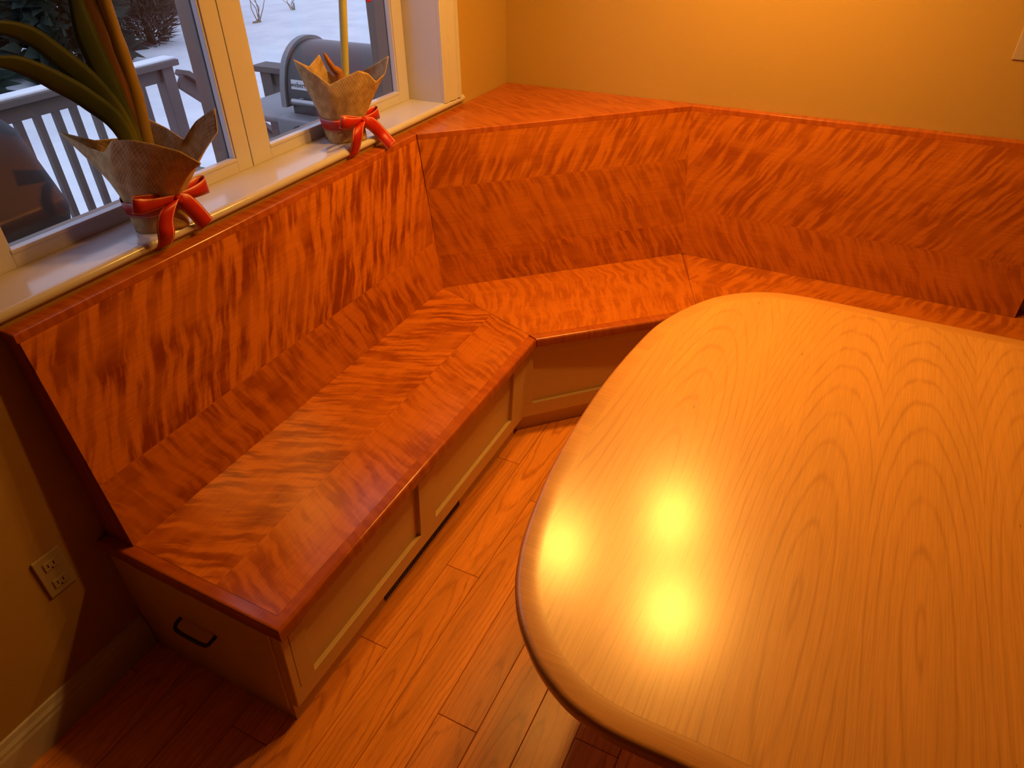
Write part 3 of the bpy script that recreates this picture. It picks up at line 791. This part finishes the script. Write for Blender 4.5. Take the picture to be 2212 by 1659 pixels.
def wrapped_pot(th, c, waist_h, rim, lobes_seed, rbase=0.066, RW_=0.067):
    """burlap: foot, tied waist, flaring rim given as (angle about the pot, photo pixel, depth behind the pot's middle)"""
    rnd = random.Random(lobes_seed); NA, NL = 96, 24
    R3 = []
    for a, u_, v_, b_ in sorted(rim):
        d_ = pix(u_, v_, 2, 0.0) - CAMP
        R3.append((a, CAMP + d_ * ((b_ - (CAMP - Vector(c)).dot(EBK)) / d_.dot(EBK)) - Vector(c)))
    n_ = len(R3)
    def rim_at(a):
        a %= 360
        for q in range(n_):
            a0, a1 = R3[q][0], R3[(q + 1) % n_][0] + (360 if q == n_ - 1 else 0)
            for sh in (0, 360):
                if a0 <= a + sh <= a1:
                    t = (a + sh - a0) / (a1 - a0); t = 0.4 * t + 0.6 * t * t * (3 - 2 * t)
                    return R3[q][1].lerp(R3[(q + 1) % n_][1], t)
    vs, fs, uv = [], [], []
    ph = [rnd.uniform(0, 6.28) for _ in range(6)]
    for i in range(NL + 1):
        for k in range(NA):
            a = 360 * k / NA; ar = math.radians(a)
            fold = 0.5 * math.sin(5 * ar + ph[0]) + 0.3 * math.sin(9 * ar + ph[1]) + 0.2 * math.sin(14 * ar + ph[2])
            sq = 1 + 0.09 * math.cos(4 * (ar + 0.35))
            if i <= 8:
                s = i / 8
                r = (rbase + (RW_ - rbase) * s) * (1 + (sq - 1) * (1 - s)) + 0.004 * fold * (0.4 + s)
                p = ER * (r * math.cos(ar)) + EBK * (r * math.sin(ar)) + Vector((0, 0, waist_h * s))
            else:
                s = (i - 8) / (NL - 8)
                w0 = ER * (RW_ * math.cos(ar)) + EBK * (RW_ * math.sin(ar)) + Vector((0, 0, waist_h))
                w1 = rim_at(a); out_ = (ER * math.cos(ar) + EBK * math.sin(ar))
                p = w0.lerp(w1, s) + out_ * (0.010 * math.sin(math.pi * s) + 0.005 * fold * (1 - s) * (0.3 + s)) + Vector((0, 0, 0.02 * math.sin(math.pi * s)))
            z = p.z
            vs.append(Vector(c) + p); uv.append((a / 360 * 0.5, z))
    for i in range(NL):
        for k in range(NA):
            k2 = (k + 1) % NA
            fs.append((i * NA + k, i * NA + k2, (i + 1) * NA + k2, (i + 1) * NA + k))
    fs.append(tuple(range(NA))[::-1])
    me = mesh(vs, fs, 'wrap'); l = me.uv_layers.new(name='UVMap')
    for lp in me.loops: l.data[lp.index].uv = uv[lp.vertex_index]
    o = link('burlap_wrap', me, 'burlap', th, None, True)
    s = o.modifiers.new('thickness', 'SOLIDIFY'); s.thickness = 0.0016; s.offset = 1
    lathe('soil', [(0.001, 0), (0.052, 0), (0.052, 0.012), (0.03, 0.02), (0.001, 0.022)], 'soil', th, Matrix.Translation(Vector(c) + Vector((0, 0, waist_h - 0.006))), 16)
    # ribbon band round the waist
    pts, sd = [], []
    for k in range(49):
        ar = 2 * math.pi * k / 48
        d = ER * math.cos(ar) + EBK * math.sin(ar)
        fold = 0.5 * math.sin(5 * ar + ph[0]) + 0.3 * math.sin(9 * ar + ph[1]) + 0.2 * math.sin(14 * ar + ph[2])
        pts.append(Vector(c) + d * (RW_ + 0.0065 + 0.004 * fold) + Vector((0, 0, waist_h + 0.004 * math.sin(ar + 1))))
        sd.append(Vector((0, 0, 1)) + d * 0.12)
    strip('ribbon_band', pts, sd, 0.038, 'ribbon', th)


def loop(th, a, tip, b, w, up_):
    """one bow loop from knot a out to tip and back to b"""
    a, tip, b = Vector(a), Vector(tip), Vector(b)
    mid = (a + b) / 2; d = tip - mid; u_ = Vector(up_)
    nrm_ = d.cross(u_).normalized() * 0.014
    P = smooth_path([a, mid + d * 0.45 + nrm_, mid + d * 0.88 + nrm_ * 0.9, tip, mid + d * 0.85 - nrm_ * 0.8, mid + d * 0.45 - nrm_ * 0.7, b], 4)
    n = len(P)
    ws = [w * (0.45 + 0.55 * min(1, 2.6 * min(i / (n - 1), 1 - i / (n - 1)))) for i in range(n)]
    strip('bow_loop', P, [u_] * n, ws, 'ribbon', th)


def tail(th, pts, sides, w):
    P = smooth_path(pts, 6); n = len(P); m = len(sides)
    sd = []
    for i in range(n):
        t = i / (n - 1) * (m - 1); k = min(int(t), m - 2)
        sd.append(Vector(sides[k]).lerp(Vector(sides[k + 1]), t - k))
    strip('ribbon_tail', P, sd, [w * (0.5 + 0.5 * min(1, 4 * i / (n - 1))) for i in range(n)], 'ribbon', th)


def blade(name, th, pts, sides, ws, mat, cup=0.07):
    P = smooth_path(pts, 6); n = len(P); m = len(sides)
    vs, fs, uv = [], [], []
    for i in range(n):
        t = i / (n - 1) * (m - 1); k = min(int(t), m - 2)
        s = Vector(sides[k]).lerp(Vector(sides[k + 1]), t - k).normalized()
        t = i / (n - 1) * (len(ws) - 1); k = min(int(t), len(ws) - 2)
        w = ws[k] + (ws[k + 1] - ws[k]) * (t - k)
        d = (P[min(i + 1, n - 1)] - P[max(i - 1, 0)]).normalized(); nn = d.cross(s).normalized()
        for j in range(5):
            q_ = j / 2 - 1
            vs.append(P[i] + s * w * q_ * 0.5 + nn * (q_ * q_) * w * cup); uv.append((i / (n - 1), j / 4))
    for i in range(n - 1):
        for j in range(4):
            fs.append((i * 5 + j, i * 5 + j + 1, i * 5 + j + 6, i * 5 + j + 5))
    me = mesh(vs, fs, name); l = me.uv_layers.new(name='UVMap')
    for lp in me.loops: l.data[lp.index].uv = uv[lp.vertex_index]
    o = link(name, me, mat, th, None, True)
    s_ = o.modifiers.new('thickness', 'SOLIDIFY'); s_.thickness = 0.0022; s_.offset = 0
    return o


ZST = WZ0 + 0.0012
c1 = Vector((-0.066, -1.826, ZST))
pot1 = thing('potted_amaryllis', 'amaryllis with broad green leaves in a burlap wrapped pot with red bow', 'plant', c1)
wrapped_pot(pot1, c1, 0.062, [(10, 450, 312, 0.0), (28, 470, 285, 0.03), (42, 463, 232, 0.05), (58, 422, 262, 0.07), (75, 398, 303, 0.07), (95, 360, 277, 0.09), (120, 318, 256, 0.09), (145, 268, 298, 0.05), (165, 205, 303, 0.02), (180, 125, 284, -0.01), (200, 195, 320, -0.04), (215, 226, 330, -0.06), (232, 243, 303, -0.08), (255, 285, 302, -0.09), (280, 340, 313, -0.09), (305, 390, 327, -0.085), (330, 434, 353, -0.065), (350, 428, 345, -0.03)], 3)
bx = 0.016
k1 = pix(383, 427, 0, bx)
loop(pot1, k1, pix(443, 396, 0, -0.005), k1, 0.044, (0.1, -0.15, 1))
loop(pot1, k1, pix(288, 446, 0, 0.030), k1, 0.040, (0.2, 0.2, 1))
tail(pot1, [k1, pix(365, 448, 0, 0.034), pix(357, 480, 0, 0.036), pix(360, 512, 0, 0.036), pix(355, 534, 2, 1.0735)], [(0.2, 0.9, 0.2), (0.2, 1, 0), (0.3, 1, 0.1), (0.2, 1, 0.1)], 0.044)
tail(pot1, [k1, pix(405, 440, 0, 0.024), pix(426, 460, 0, 0.022), pix(447, 485, 0, 0.016)], [(0.1, 0.5, 0.7), (0.2, 0.7, 0.6), (0.3, 0.8, 0.5)], 0.044)
obox('bow_knot', k1 + Vector((0.006, 0, 0)), (0.014, 0.020, 0.020), 'ribbon', pot1, Matrix.Rotation(0.4, 3, 'X'), 0.005)
s0 = Vector((-0.072, -1.800, ZST + 0.06))
stx = -0.078
tube('flower_stalk', smooth_path([s0, pix(314, 310, 0, stx), pix(288, 200, 0, stx), pix(255, 100, 0, stx), pix(222, 0, 0, stx), pix(195, -80, 0, stx)], 4), [0.020] * 5 + [0.0205] * 4 + [0.019] * 4 + [0.0165] * 4 + [0.0145] * 4, 'stalk', pot1, 12)
topp = pix(195, -80, 0, stx)
lathe('flower_bud', [(0.001, -0.01), (0.016, 0), (0.028, 0.03), (0.026, 0.07), (0.012, 0.105), (0.001, 0.115)], 'stalk', pot1, Matrix.Translation(topp), 12)
lf = lambda *a: [pix(u_, v_, 0, x_) for u_, v_, x_ in a]
blade('leaf', pot1, [s0 + Vector((0, -0.01, 0))] + lf((283, 270, -0.07), (235, 130, -0.075), (200, 20, -0.08), (185, -60, -0.085)), [(0.3, 0.9, 0), (0.3, 0.9, 0.1), (0.3, 0.9, 0.2)], [0.03, 0.045, 0.05, 0.05, 0.03], 'redleaf')
blade('leaf', pot1, [s0 + Vector((0, -0.015, 0))] + lf((280, 285, -0.065), (225, 160, -0.07), (185, 70, -0.075), (160, -15, -0.08), (145, -90, -0.09)), [(0.2, 0.9, 0), (0.2, 0.9, 0.3), (0.2, 0.9, 0.3)], [0.03, 0.045, 0.05, 0.05, 0.03, 0.008], 'leaf')
blade('leaf', pot1, [s0 + Vector((0, -0.02, 0))] + lf((270, 275, -0.055), (205, 190, -0.05), (130, 125, -0.045), (70, 80, -0.035), (5, 60, -0.02), (-60, 62, -0.01)), [(0.2, 0.7, 0.3), (0.2, 0.35, 0.9), (0.25, 0.2, 1)], [0.028, 0.045, 0.052, 0.050, 0.040, 0.026, 0.006], 'leaf')
blade('leaf', pot1, [s0 + Vector((0, -0.022, -0.005))] + lf((266, 283, -0.05), (190, 215, -0.04), (110, 170, -0.03), (40, 140, -0.02), (-40, 130, -0.005)), [(0.2, 0.7, 0.3), (0.2, 0.3, 0.9), (0.25, 0.1, 1)], [0.028, 0.042, 0.046, 0.044, 0.034, 0.008], 'leaf')

c2 = Vector((-0.078, -1.052, ZST))
pot2 = thing('potted_amaryllis', 'amaryllis with a single tall bare stem in a burlap wrapped pot with red bow', 'plant', c2)
wrapped_pot(pot2, c2, 0.060, [(12, 839, 120, 0.0), (30, 812, 137, 0.04), (50, 785, 152, 0.07), (75, 755, 167, 0.08), (95, 730, 172, 0.08), (115, 706, 152, 0.08), (135, 690, 118, 0.06), (160, 668, 144, 0.02), (180, 634, 128, -0.02), (210, 660, 145, -0.05), (238, 690, 165, -0.07), (262, 713, 183, -0.08), (290, 745, 166, -0.08), (310, 774, 152, -0.075), (326, 795, 158, -0.06), (340, 812, 176, -0.045), (354, 832, 158, -0.02)], 5)
b2 = 0.004
k2 = pix(783, 260, 0, b2)
loop(pot2, k2, pix(814, 241, 0, -0.012), k2, 0.042, (0.1, -0.3, 1))
loop(pot2, k2, pix(738, 265, 0, 0.020), k2, 0.040, (0.2, 0.3, 1))
tail(pot2, [k2, pix(775, 275, 0, 0.022), pix(772, 300, 0, 0.026), pix(764, 338, 2, 1.0735)], [(0.2, 0.9, 0.1), (0.2, 1, 0), (0.2, 1, 0.15)], 0.046)
tail(pot2, [k2, pix(803, 268, 0, 0.016), pix(825, 290, 0, 0.018), pix(846, 314, 2, 1.078)], [(0.1, 0.6, 0.6), (0.2, 0.8, 0.6), (0.3, 0.9, 0.5)], 0.044)
obox('bow_knot', k2 + Vector((0.006, 0, 0)), (0.014, 0.020, 0.020), 'ribbon', pot2, Matrix.Rotation(0.4, 3, 'X'), 0.005)
sx2 = -0.088
tube('flower_stalk', smooth_path([Vector((-0.085, -1.028, ZST + 0.055)), pix(746, 165, 0, sx2), pix(743, 80, 0, sx2), pix(740, 0, 0, sx2), pix(737, -90, 0, sx2)], 4), 0.0125, 'stem', pot2, 12)
tube('bulb_sprout', smooth_path([Vector((-0.095, -1.045, ZST + 0.07)), pix(733, 165, 0, -0.092), pix(720, 148, 0, -0.092), pix(708, 130, 0, -0.095), pix(699, 113, 0, -0.098)], 4), [0.02, 0.019, 0.018, 0.017, 0.016, 0.015, 0.013, 0.012, 0.010, 0.0095, 0.009, 0.0085, 0.008, 0.007, 0.006, 0.004, 0.001], 'bulb', pot2, 10)
fc = pix(737, -90, 0, sx2)
for k in range(6):
    a = k * math.pi / 3 + 0.2
    d = Vector((math.cos(a), math.sin(a), 0))
    blade('petal', pot2, [fc, fc + d * 0.04 + Vector((0, 0, 0.035)), fc + d * 0.085 + Vector((0, 0, 0.03)), fc + d * 0.12 + Vector((0, 0, -0.02))], [d.cross(Vector((0, 0, 1)))] * 2, [0.012, 0.05, 0.058, 0.008], 'petal')
blade('petal', pot2, [fc, fc.lerp(pix(770, -50, 0, -0.06), 0.5) + Vector((0, 0, 0.02)), pix(780, -35, 0, -0.055), pix(798, 4, 0, -0.05)], [(0.5, 0.5, 0.3)] * 2, [0.012, 0.04, 0.04, 0.010], 'petal')

# ------------------------------------------------------------------ outside: deck, railing, grill, yard
ZD = -0.20
ground = thing('snowy_yard', 'snow covered yard beyond the deck', 'snow', (-9, 4, -0.9))
gv_, gf = [], []
NX, NY = 34, 34
for i in range(NX + 1):
    for j in range(NY + 1):
        gx = -0.35 - 40 * (i / NX) ** 1.6; gy = -16 + 56 * j / NY
        gv_.append((gx, gy, -0.9 + 0.05 * math.sin(gx * 0.9 + gy * 0.4) + 0.03 * math.sin(gy * 1.3) - 0.02 * max(0, -gx - 14)))
for i in range(NX):
    for j in range(NY):
        gf.append((i * (NY + 1) + j, (i + 1) * (NY + 1) + j, (i + 1) * (NY + 1) + j + 1, i * (NY + 1) + j + 1))
bpy.data.objects.remove(ground)
g_ = link('snowy_yard', mesh(gv_, gf), 'snow', None, None, True); tag(g_, 'snow covered yard beyond the deck', 'snow'); g_['kind'] = 'structure'

DX = -3.05
dk = thing('deck_floor', 'grey weathered deck with boards outside the window', 'deck', (-1.7, -1, ZD - 0.9))
for k in range(19):
    a = XO - 0.03 - 0.145 * (k + 1)
    box('deck_board', a + 0.003, a + 0.142, -5.0, 0.80, ZD - 0.035, ZD, 'deck', dk, 0.003)
box('rim_joist', DX + 0.02, XO - 0.03, 0.802, 0.845, ZD - 0.28, ZD - 0.002, 'deck', dk)
for px_ in (DX + 0.2, -1.6, XO - 0.15):
    for py in (-4.5, -2.0, 0.6): box('deck_post', px_ - 0.05, px_ + 0.05, py - 0.05, py + 0.05, -1.0, ZD - 0.036, 'deck', dk)


def railing(label, p0, p1, z0, z1, bal, posts, cap_over=(0.0, 0.0), snow_cap=True):
    """straight or sloping railing from p0 to p1 (x,y), cap top heights z0,z1"""
    p0 = Vector((p0[0], p0[1], z0)); p1 = Vector((p1[0], p1[1], z1)); d = p1 - p0; L = d.length; d.normalize()
    t = thing('deck_railing', label, 'railing', (p0.x, p0.y, ZD), 'deck railings outside the window')
    h = Vector((d.x, d.y, 0)).normalized(); s = Vector((-h.y, h.x, 0)); n = s.cross(d) * -1
    if n.z < 0: n = -n
    rot = Matrix((d, s, n)).transposed()
    a, b = p0 - d * cap_over[0], p1 + d * cap_over[1]
    obox('cap_rail', (a + b) / 2 - n * 0.019, ((b - a).length, 0.14, 0.038), 'deck', t, rot, 0.004)
    if snow_cap:
        obox('snow_strip', (a + b) / 2 + n * 0.008, ((b - a).length - 0.02, 0.115, 0.016), 'snow', t, rot, 0.006)
    obox('top_rail', (p0 + p1) / 2 - n * 0.0839 + s * 0.0, (L, 0.04, 0.09), 'deck', t, rot, 0.003)
    zb = 0.80
    obox('bottom_rail', (p0 + p1) / 2 - Vector((0, 0, zb)) - n * 0.045, (L, 0.04, 0.09), 'deck', t, rot, 0.003)
    for q_ in bal:
        c = p0 + d * (L * q_)
        box('baluster', c.x - 0.019, c.x + 0.019, c.y - 0.019, c.y + 0.019, c.z - zb - 0.02, c.z - 0.125, 'deck', t)
    for q_ in posts:
        c = p0 + d * (L * q_)
        box('railing_post', c.x - 0.047, c.x + 0.047, c.y - 0.047, c.y + 0.047, c.z - 1.25, c.z - 0.038 - abs(d.z) * 0.05, 'deck', t, 0.003)
    return t


ry0, ry1 = -2.6, 0.64
ys_ = [pix(u_, 232, 0, -3.0).y for u_ in (115.5, 156.5, 201, 250)] + [pix(308, 200, 0, -3.0).y]
nb = [ys_[0] - 0.122 * k for k in range(1, 16)]
railing('snow dusted grey deck railing running along past the covered furniture', (-3.0, ry0), (-3.0, ry1), 0.80, 0.80, [(y_ - ry0) / (ry1 - ry0) for y_ in ys_ + nb], [1.0 - 0.03 / 3.24, 0.45, 0.0], (0, 0.06))
railing('sloping stair railing going down from the deck corner', (-3.0, 0.77), (-3.0, 1.79), 0.71, -0.14, [0.13, 0.25, 0.37, 0.49, 0.61, 0.73, 0.85], [1.0], (0, 0), False)
railing('short deck railing with end post behind the barbecue grill', (-2.30, 0.86), (-0.40, 0.86), 0.79, 0.79, [0.14 + 0.064 * k for k in range(13)], [0.02, 0.99], (0.05, 0), False)

# grill: faces the camera side, back to the short railing
gr = thing('gas_grill', 'dark lidded gas barbecue grill standing on the deck', 'grill', (-1.15, 0.38, ZD))
gx0, gx1, gy0, gy1 = -1.42, -0.80, 0.10, 0.56      # lid footprint
lp = [(p_.x, p_.y) for p_ in smooth_path([(a_, b_, 0) for a_, b_ in [(0.0, 0.0), (0.015, 0.10), (0.055, 0.20), (0.13, 0.265), (0.23, 0.29), (0.34, 0.265), (0.42, 0.18), (0.455, 0.06), (0.46, 0.0)]], 4)]
LZ = 0.80
bm = bmesh.new()
ra = [bm.verts.new((gx0, gy0 + a, LZ + z)) for a, z in lp]; rb = [bm.verts.new((gx1, gy0 + a, LZ + z)) for a, z in lp]
for i in range(len(lp) - 1): bm.faces.new((ra[i], ra[i + 1], rb[i + 1], rb[i]))
bm.faces.new((ra[0], rb[0], rb[-1], ra[-1])); bm.faces.new(ra[::-1]); bm.faces.new(rb)
lid = link('lid', bm_mesh(bm), 'grill_lid', gr, None, True); lid.data.set_sharp_from_angle(angle=math.radians(40))
for xa, xb in ((gx0 - 0.035, gx0 - 0.0005), (gx1 + 0.0005, gx1 + 0.035)):
    bm = bmesh.new(); ep = [(a * 1.0 + (a - 0.23) * 0.06, z * 1.06 + (0.0 if z else -0.015)) for a, z in lp]
    ra = [bm.verts.new((xa, gy0 + a, LZ + z)) for a, z in ep]; rb = [bm.verts.new((xb, gy0 + a, LZ + z)) for a, z in ep]
    for i in range(len(ep)): 
        j = (i + 1) % len(ep); bm.faces.new((ra[i], ra[j], rb[j], rb[i]))
    bm.faces.new(ra[::-1]); bm.faces.new(rb)
    link('lid_end_cap', bm_mesh(bm), 'grill_grey', lid)
tube('lid_handle', [(gx0 + 0.08, gy0 - 0.045, LZ + 0.035), (gx1 - 0.08, gy0 - 0.045, LZ + 0.035)], 0.014, 'grill_steel', lid, 10)
for xx in (gx0 + 0.11, gx1 - 0.11): box('handle_bracket', xx - 0.012, xx + 0.012, gy0 - 0.045, gy0 + 0.004, LZ + 0.028, LZ + 0.042, 'grill_grey', lid)
bcx, bcz = gx0 + 0.095, LZ + 0.105
frb = frame((bcx, gy0 + 0.0125, bcz), (1, 0, 0), (0, 0.15, 1))
bd = slab('badge', [(-0.055, -0.024), (0.055, -0.024), (0.055, 0.024), (-0.055, 0.024)], 0.006, frb @ Matrix.Translation((0, 0, 0.006)), 'badge', lid, 0.002, None, 2, label='silver maker badge')
tc = bpy.data.curves.new('txt', 'FONT'); tc.body = 'weber'; tc.size = 0.036; tc.extrude = 0.0006; tc.align_x = 'CENTER'; tc.align_y = 'CENTER'
to = bpy.data.objects.new('txt', tc); COL.objects.link(to)
dg = bpy.context.evaluated_depsgraph_get(); tme = bpy.data.meshes.new_from_object(to.evaluated_get(dg)); bpy.data.objects.remove(to)
tme.materials.clear()
link('badge_lettering', tme, 'badge_dark', bd, frb @ Matrix.Translation((-0.011, 0.0, 0.0068)))
lathe('badge_emblem', [(0.0005, 0), (0.008, 0), (0.008, 0.0012), (0.0005, 0.0012)], 'badge_red', bd, frb @ Matrix.Translation((0.043, 0.003, 0.006)), 14)
boxes('badge_emblem_leg', [(-0.007, -0.005, -0.014, 0.0, 0, 0.0008), (0.005, 0.007, -0.014, 0.0, 0, 0.0008)], 'badge_dark', bd).matrix_basis = frb @ Matrix.Translation((0.043, 0.0, 0.006))
box('firebox', gx0 + 0.01, gx1 - 0.01, gy0 + 0.02, gy1 - 0.02, LZ - 0.19, LZ - 0.001, 'grill_lid', gr, 0.01)
cpn = box('control_panel', gx0 - 0.01, gx1 + 0.01, gy0 - 0.10, gy0 + 0.019, LZ - 0.15, LZ - 0.045, 'grill_grey', gr, 0.012)
for k in range(3):
    kx = gx0 + 0.14 + 0.17 * k
    lathe('knob', [(0.001, 0), (0.026, 0), (0.024, 0.022), (0.001, 0.024)], 'grill_lid', cpn, frame((kx, gy0 - 0.1005, LZ - 0.098), (1, 0, 0), (0, 0, 1)), 14)
box('side_shelf', gx0 - 0.44, gx0 - 0.015, gy0 - 0.05, gy1 - 0.06, LZ - 0.10, LZ - 0.065, 'grill_grey', gr, 0.01)
box('side_shelf', gx1 + 0.015, -0.42, gy0 - 0.05, gy1 - 0.06, LZ - 0.10, LZ - 0.065, 'grill_grey', gr, 0.01)
box('cart', gx0 + 0.02, gx1 - 0.02, gy0 + 0.01, gy1 - 0.03, ZD + 0.09, LZ - 0.192, 'grill_grey', gr, 0.01)
for xx in (gx0 + 0.05, gx1 - 0.05):
    for yy in (gy0 + 0.05, gy1 - 0.07):
        tube('caster', [(xx - 0.02, yy, ZD + 0.045), (xx + 0.02, yy, ZD + 0.045)], 0.045, 'grill_lid', gr, 14)

# covered furniture at the near end of the deck
cv = [(0.0, 0.30, 0.34), (0.10, 0.31, 0.36), (0.75, 0.34, 0.42), (0.93, 0.36, 0.44), (1.00, 0.37, 0.455), (1.06, 0.365, 0.44), (1.20, 0.35, 0.405), (1.29, 0.33, 0.385), (1.345, 0.29, 0.35), (1.37, 0.22, 0.27), (1.375, 0.08, 0.10)]
cx_, cy_ = -1.5, -1.80
bm = bmesh.new(); rr = []
for z, hx, hy_ in cv:
    ring = []
    for k in range(40):
        a = 2 * math.pi * k / 40; ca, sa = math.cos(a), math.sin(a)
        e = 0.45
        wv = 1 + (0.02 * math.sin(7 * a + z * 3) + 0.012 * math.sin(13 * a)) * min(1, (1.4 - z))
        ring.append(bm.verts.new((cx_ + hx * math.copysign(abs(ca) ** e, ca) * wv, cy_ + hy_ * math.copysign(abs(sa) ** e, sa) * wv, ZD + z)))
    rr.append(ring)
for i in range(len(rr) - 1):
    for k in range(40): bm.faces.new((rr[i][k], rr[i][(k + 1) % 40], rr[i + 1][(k + 1) % 40], rr[i + 1][k]))
bm.faces.new(rr[0][::-1]); bm.faces.new(rr[-1])
tag(link('covered_furniture', bm_mesh(bm), 'cover', None, None, True), 'bulky outdoor furniture under a black cover on the deck', 'covered furniture')


def tree(kind, label, x_, y_, h, rad, n, mat, seed, size, zb=0.0, squash=1.0):
    rnd = random.Random(seed)
    t = thing(kind, label, 'tree' if kind != 'bare_shrub' else 'shrub', (x_, y_, -1.05))
    tube('trunk', [(x_, y_, -1.15), (x_ + 0.05, y_, -1.0 + h * 0.5), (x_, y_, -1.0 + h * 0.92)], [0.05 * rad + 0.05, 0.03 * rad + 0.02, 0.01], 'bark', t, 8)
    vs, fs = [], []
    for k in range(n):
        s = rnd.random() ** 0.8
        z = zb + (h - zb) * s
        rmax = rad * (1 - 0.85 * s if kind == 'evergreen_tree' else math.sin(math.pi * (0.15 + 0.8 * s))) * squash
        r = rmax * math.sqrt(rnd.random()); a = rnd.uniform(0, 6.283)
        c = Vector((x_ + r * math.cos(a), y_ + r * math.sin(a), -1.0 + z + 0.05))
        d = Vector((math.cos(a) + rnd.uniform(-.6, .6), math.sin(a) + rnd.uniform(-.6, .6), rnd.uniform(-.5, .3) if kind == 'evergreen_tree' else rnd.uniform(-.1, 1.0))).normalized()
        sd = d.cross(Vector((rnd.uniform(-1, 1), rnd.uniform(-1, 1), rnd.uniform(-1, 1)))).normalized()
        L_ = size * rnd.uniform(0.6, 1.4); W_ = L_ * (0.32 if kind == 'evergreen_tree' else 0.05)
        b_ = len(vs)
        vs += [c - sd * W_, c + d * L_, c + sd * W_, c - d * L_ * 0.3]; fs.append((b_, b_ + 1, b_ + 2, b_ + 3))
    o = link('foliage', mesh(vs, fs), mat, t); o['kind'] = 'stuff'
    return t


for i, (x_, y_, h, r_) in enumerate(((-11.7, -0.3, 6.5, 1.35), (-11.5, 2.75, 6.2, 1.3), (-11.6, 5.5, 6.0, 1.12), (-15.4, -3.6, 7.5, 1.65), (-15.4, 0.0, 7.5, 1.65), (-15.4, 3.6, 7.2, 1.65), (-15.4, 7.2, 7.2, 1.65), (-15.6, 10.8, 7.2, 1.6))):
    tree('evergreen_tree', 'dark evergreen tree standing at the edge of the snowy yard', x_, y_, h, r_, 7000, 'needle', 40 + i, 0.27)['group'] = 'evergreens beyond the deck'
tree('bare_shrub', 'bushy grey brown shrub with bare twigs beside the evergreens', -12.2, 7.75, 3.4, 0.80, 9000, 'twig', 60, 0.24)
for i, (u_, v_, sc) in enumerate(((556, 50, 1.0), (635, 22, 0.45))):
    b_ = pix(u_, v_, 2, -0.9); rnd = random.Random(i)
    w_ = thing('dry_weed', ['tall dry weed stalks sticking up out of the snow', 'small tuft of dry weed in the snow'][i], 'weed', b_)
    for k in range(5):
        tube('stalk', [b_ + Vector((rnd.uniform(-.06, .06), rnd.uniform(-.06, .06), -0.1)), b_ + Vector((rnd.uniform(-.15, .15), rnd.uniform(-.15, .15), 0.3 * sc)), b_ + Vector((rnd.uniform(-.3, .3), rnd.uniform(-.3, .3), rnd.uniform(0.5, 0.8) * sc))], [0.014, 0.010, 0.005], 'drygrass', w_, 5)
    lathe('clump', [(0.001, -0.08), (0.22, -0.06), (0.17, 0.05), (0.001, 0.09)], 'drygrass', w_, Matrix.Translation(b_) @ Matrix.Scale(sc * 0.6, 4), 9)
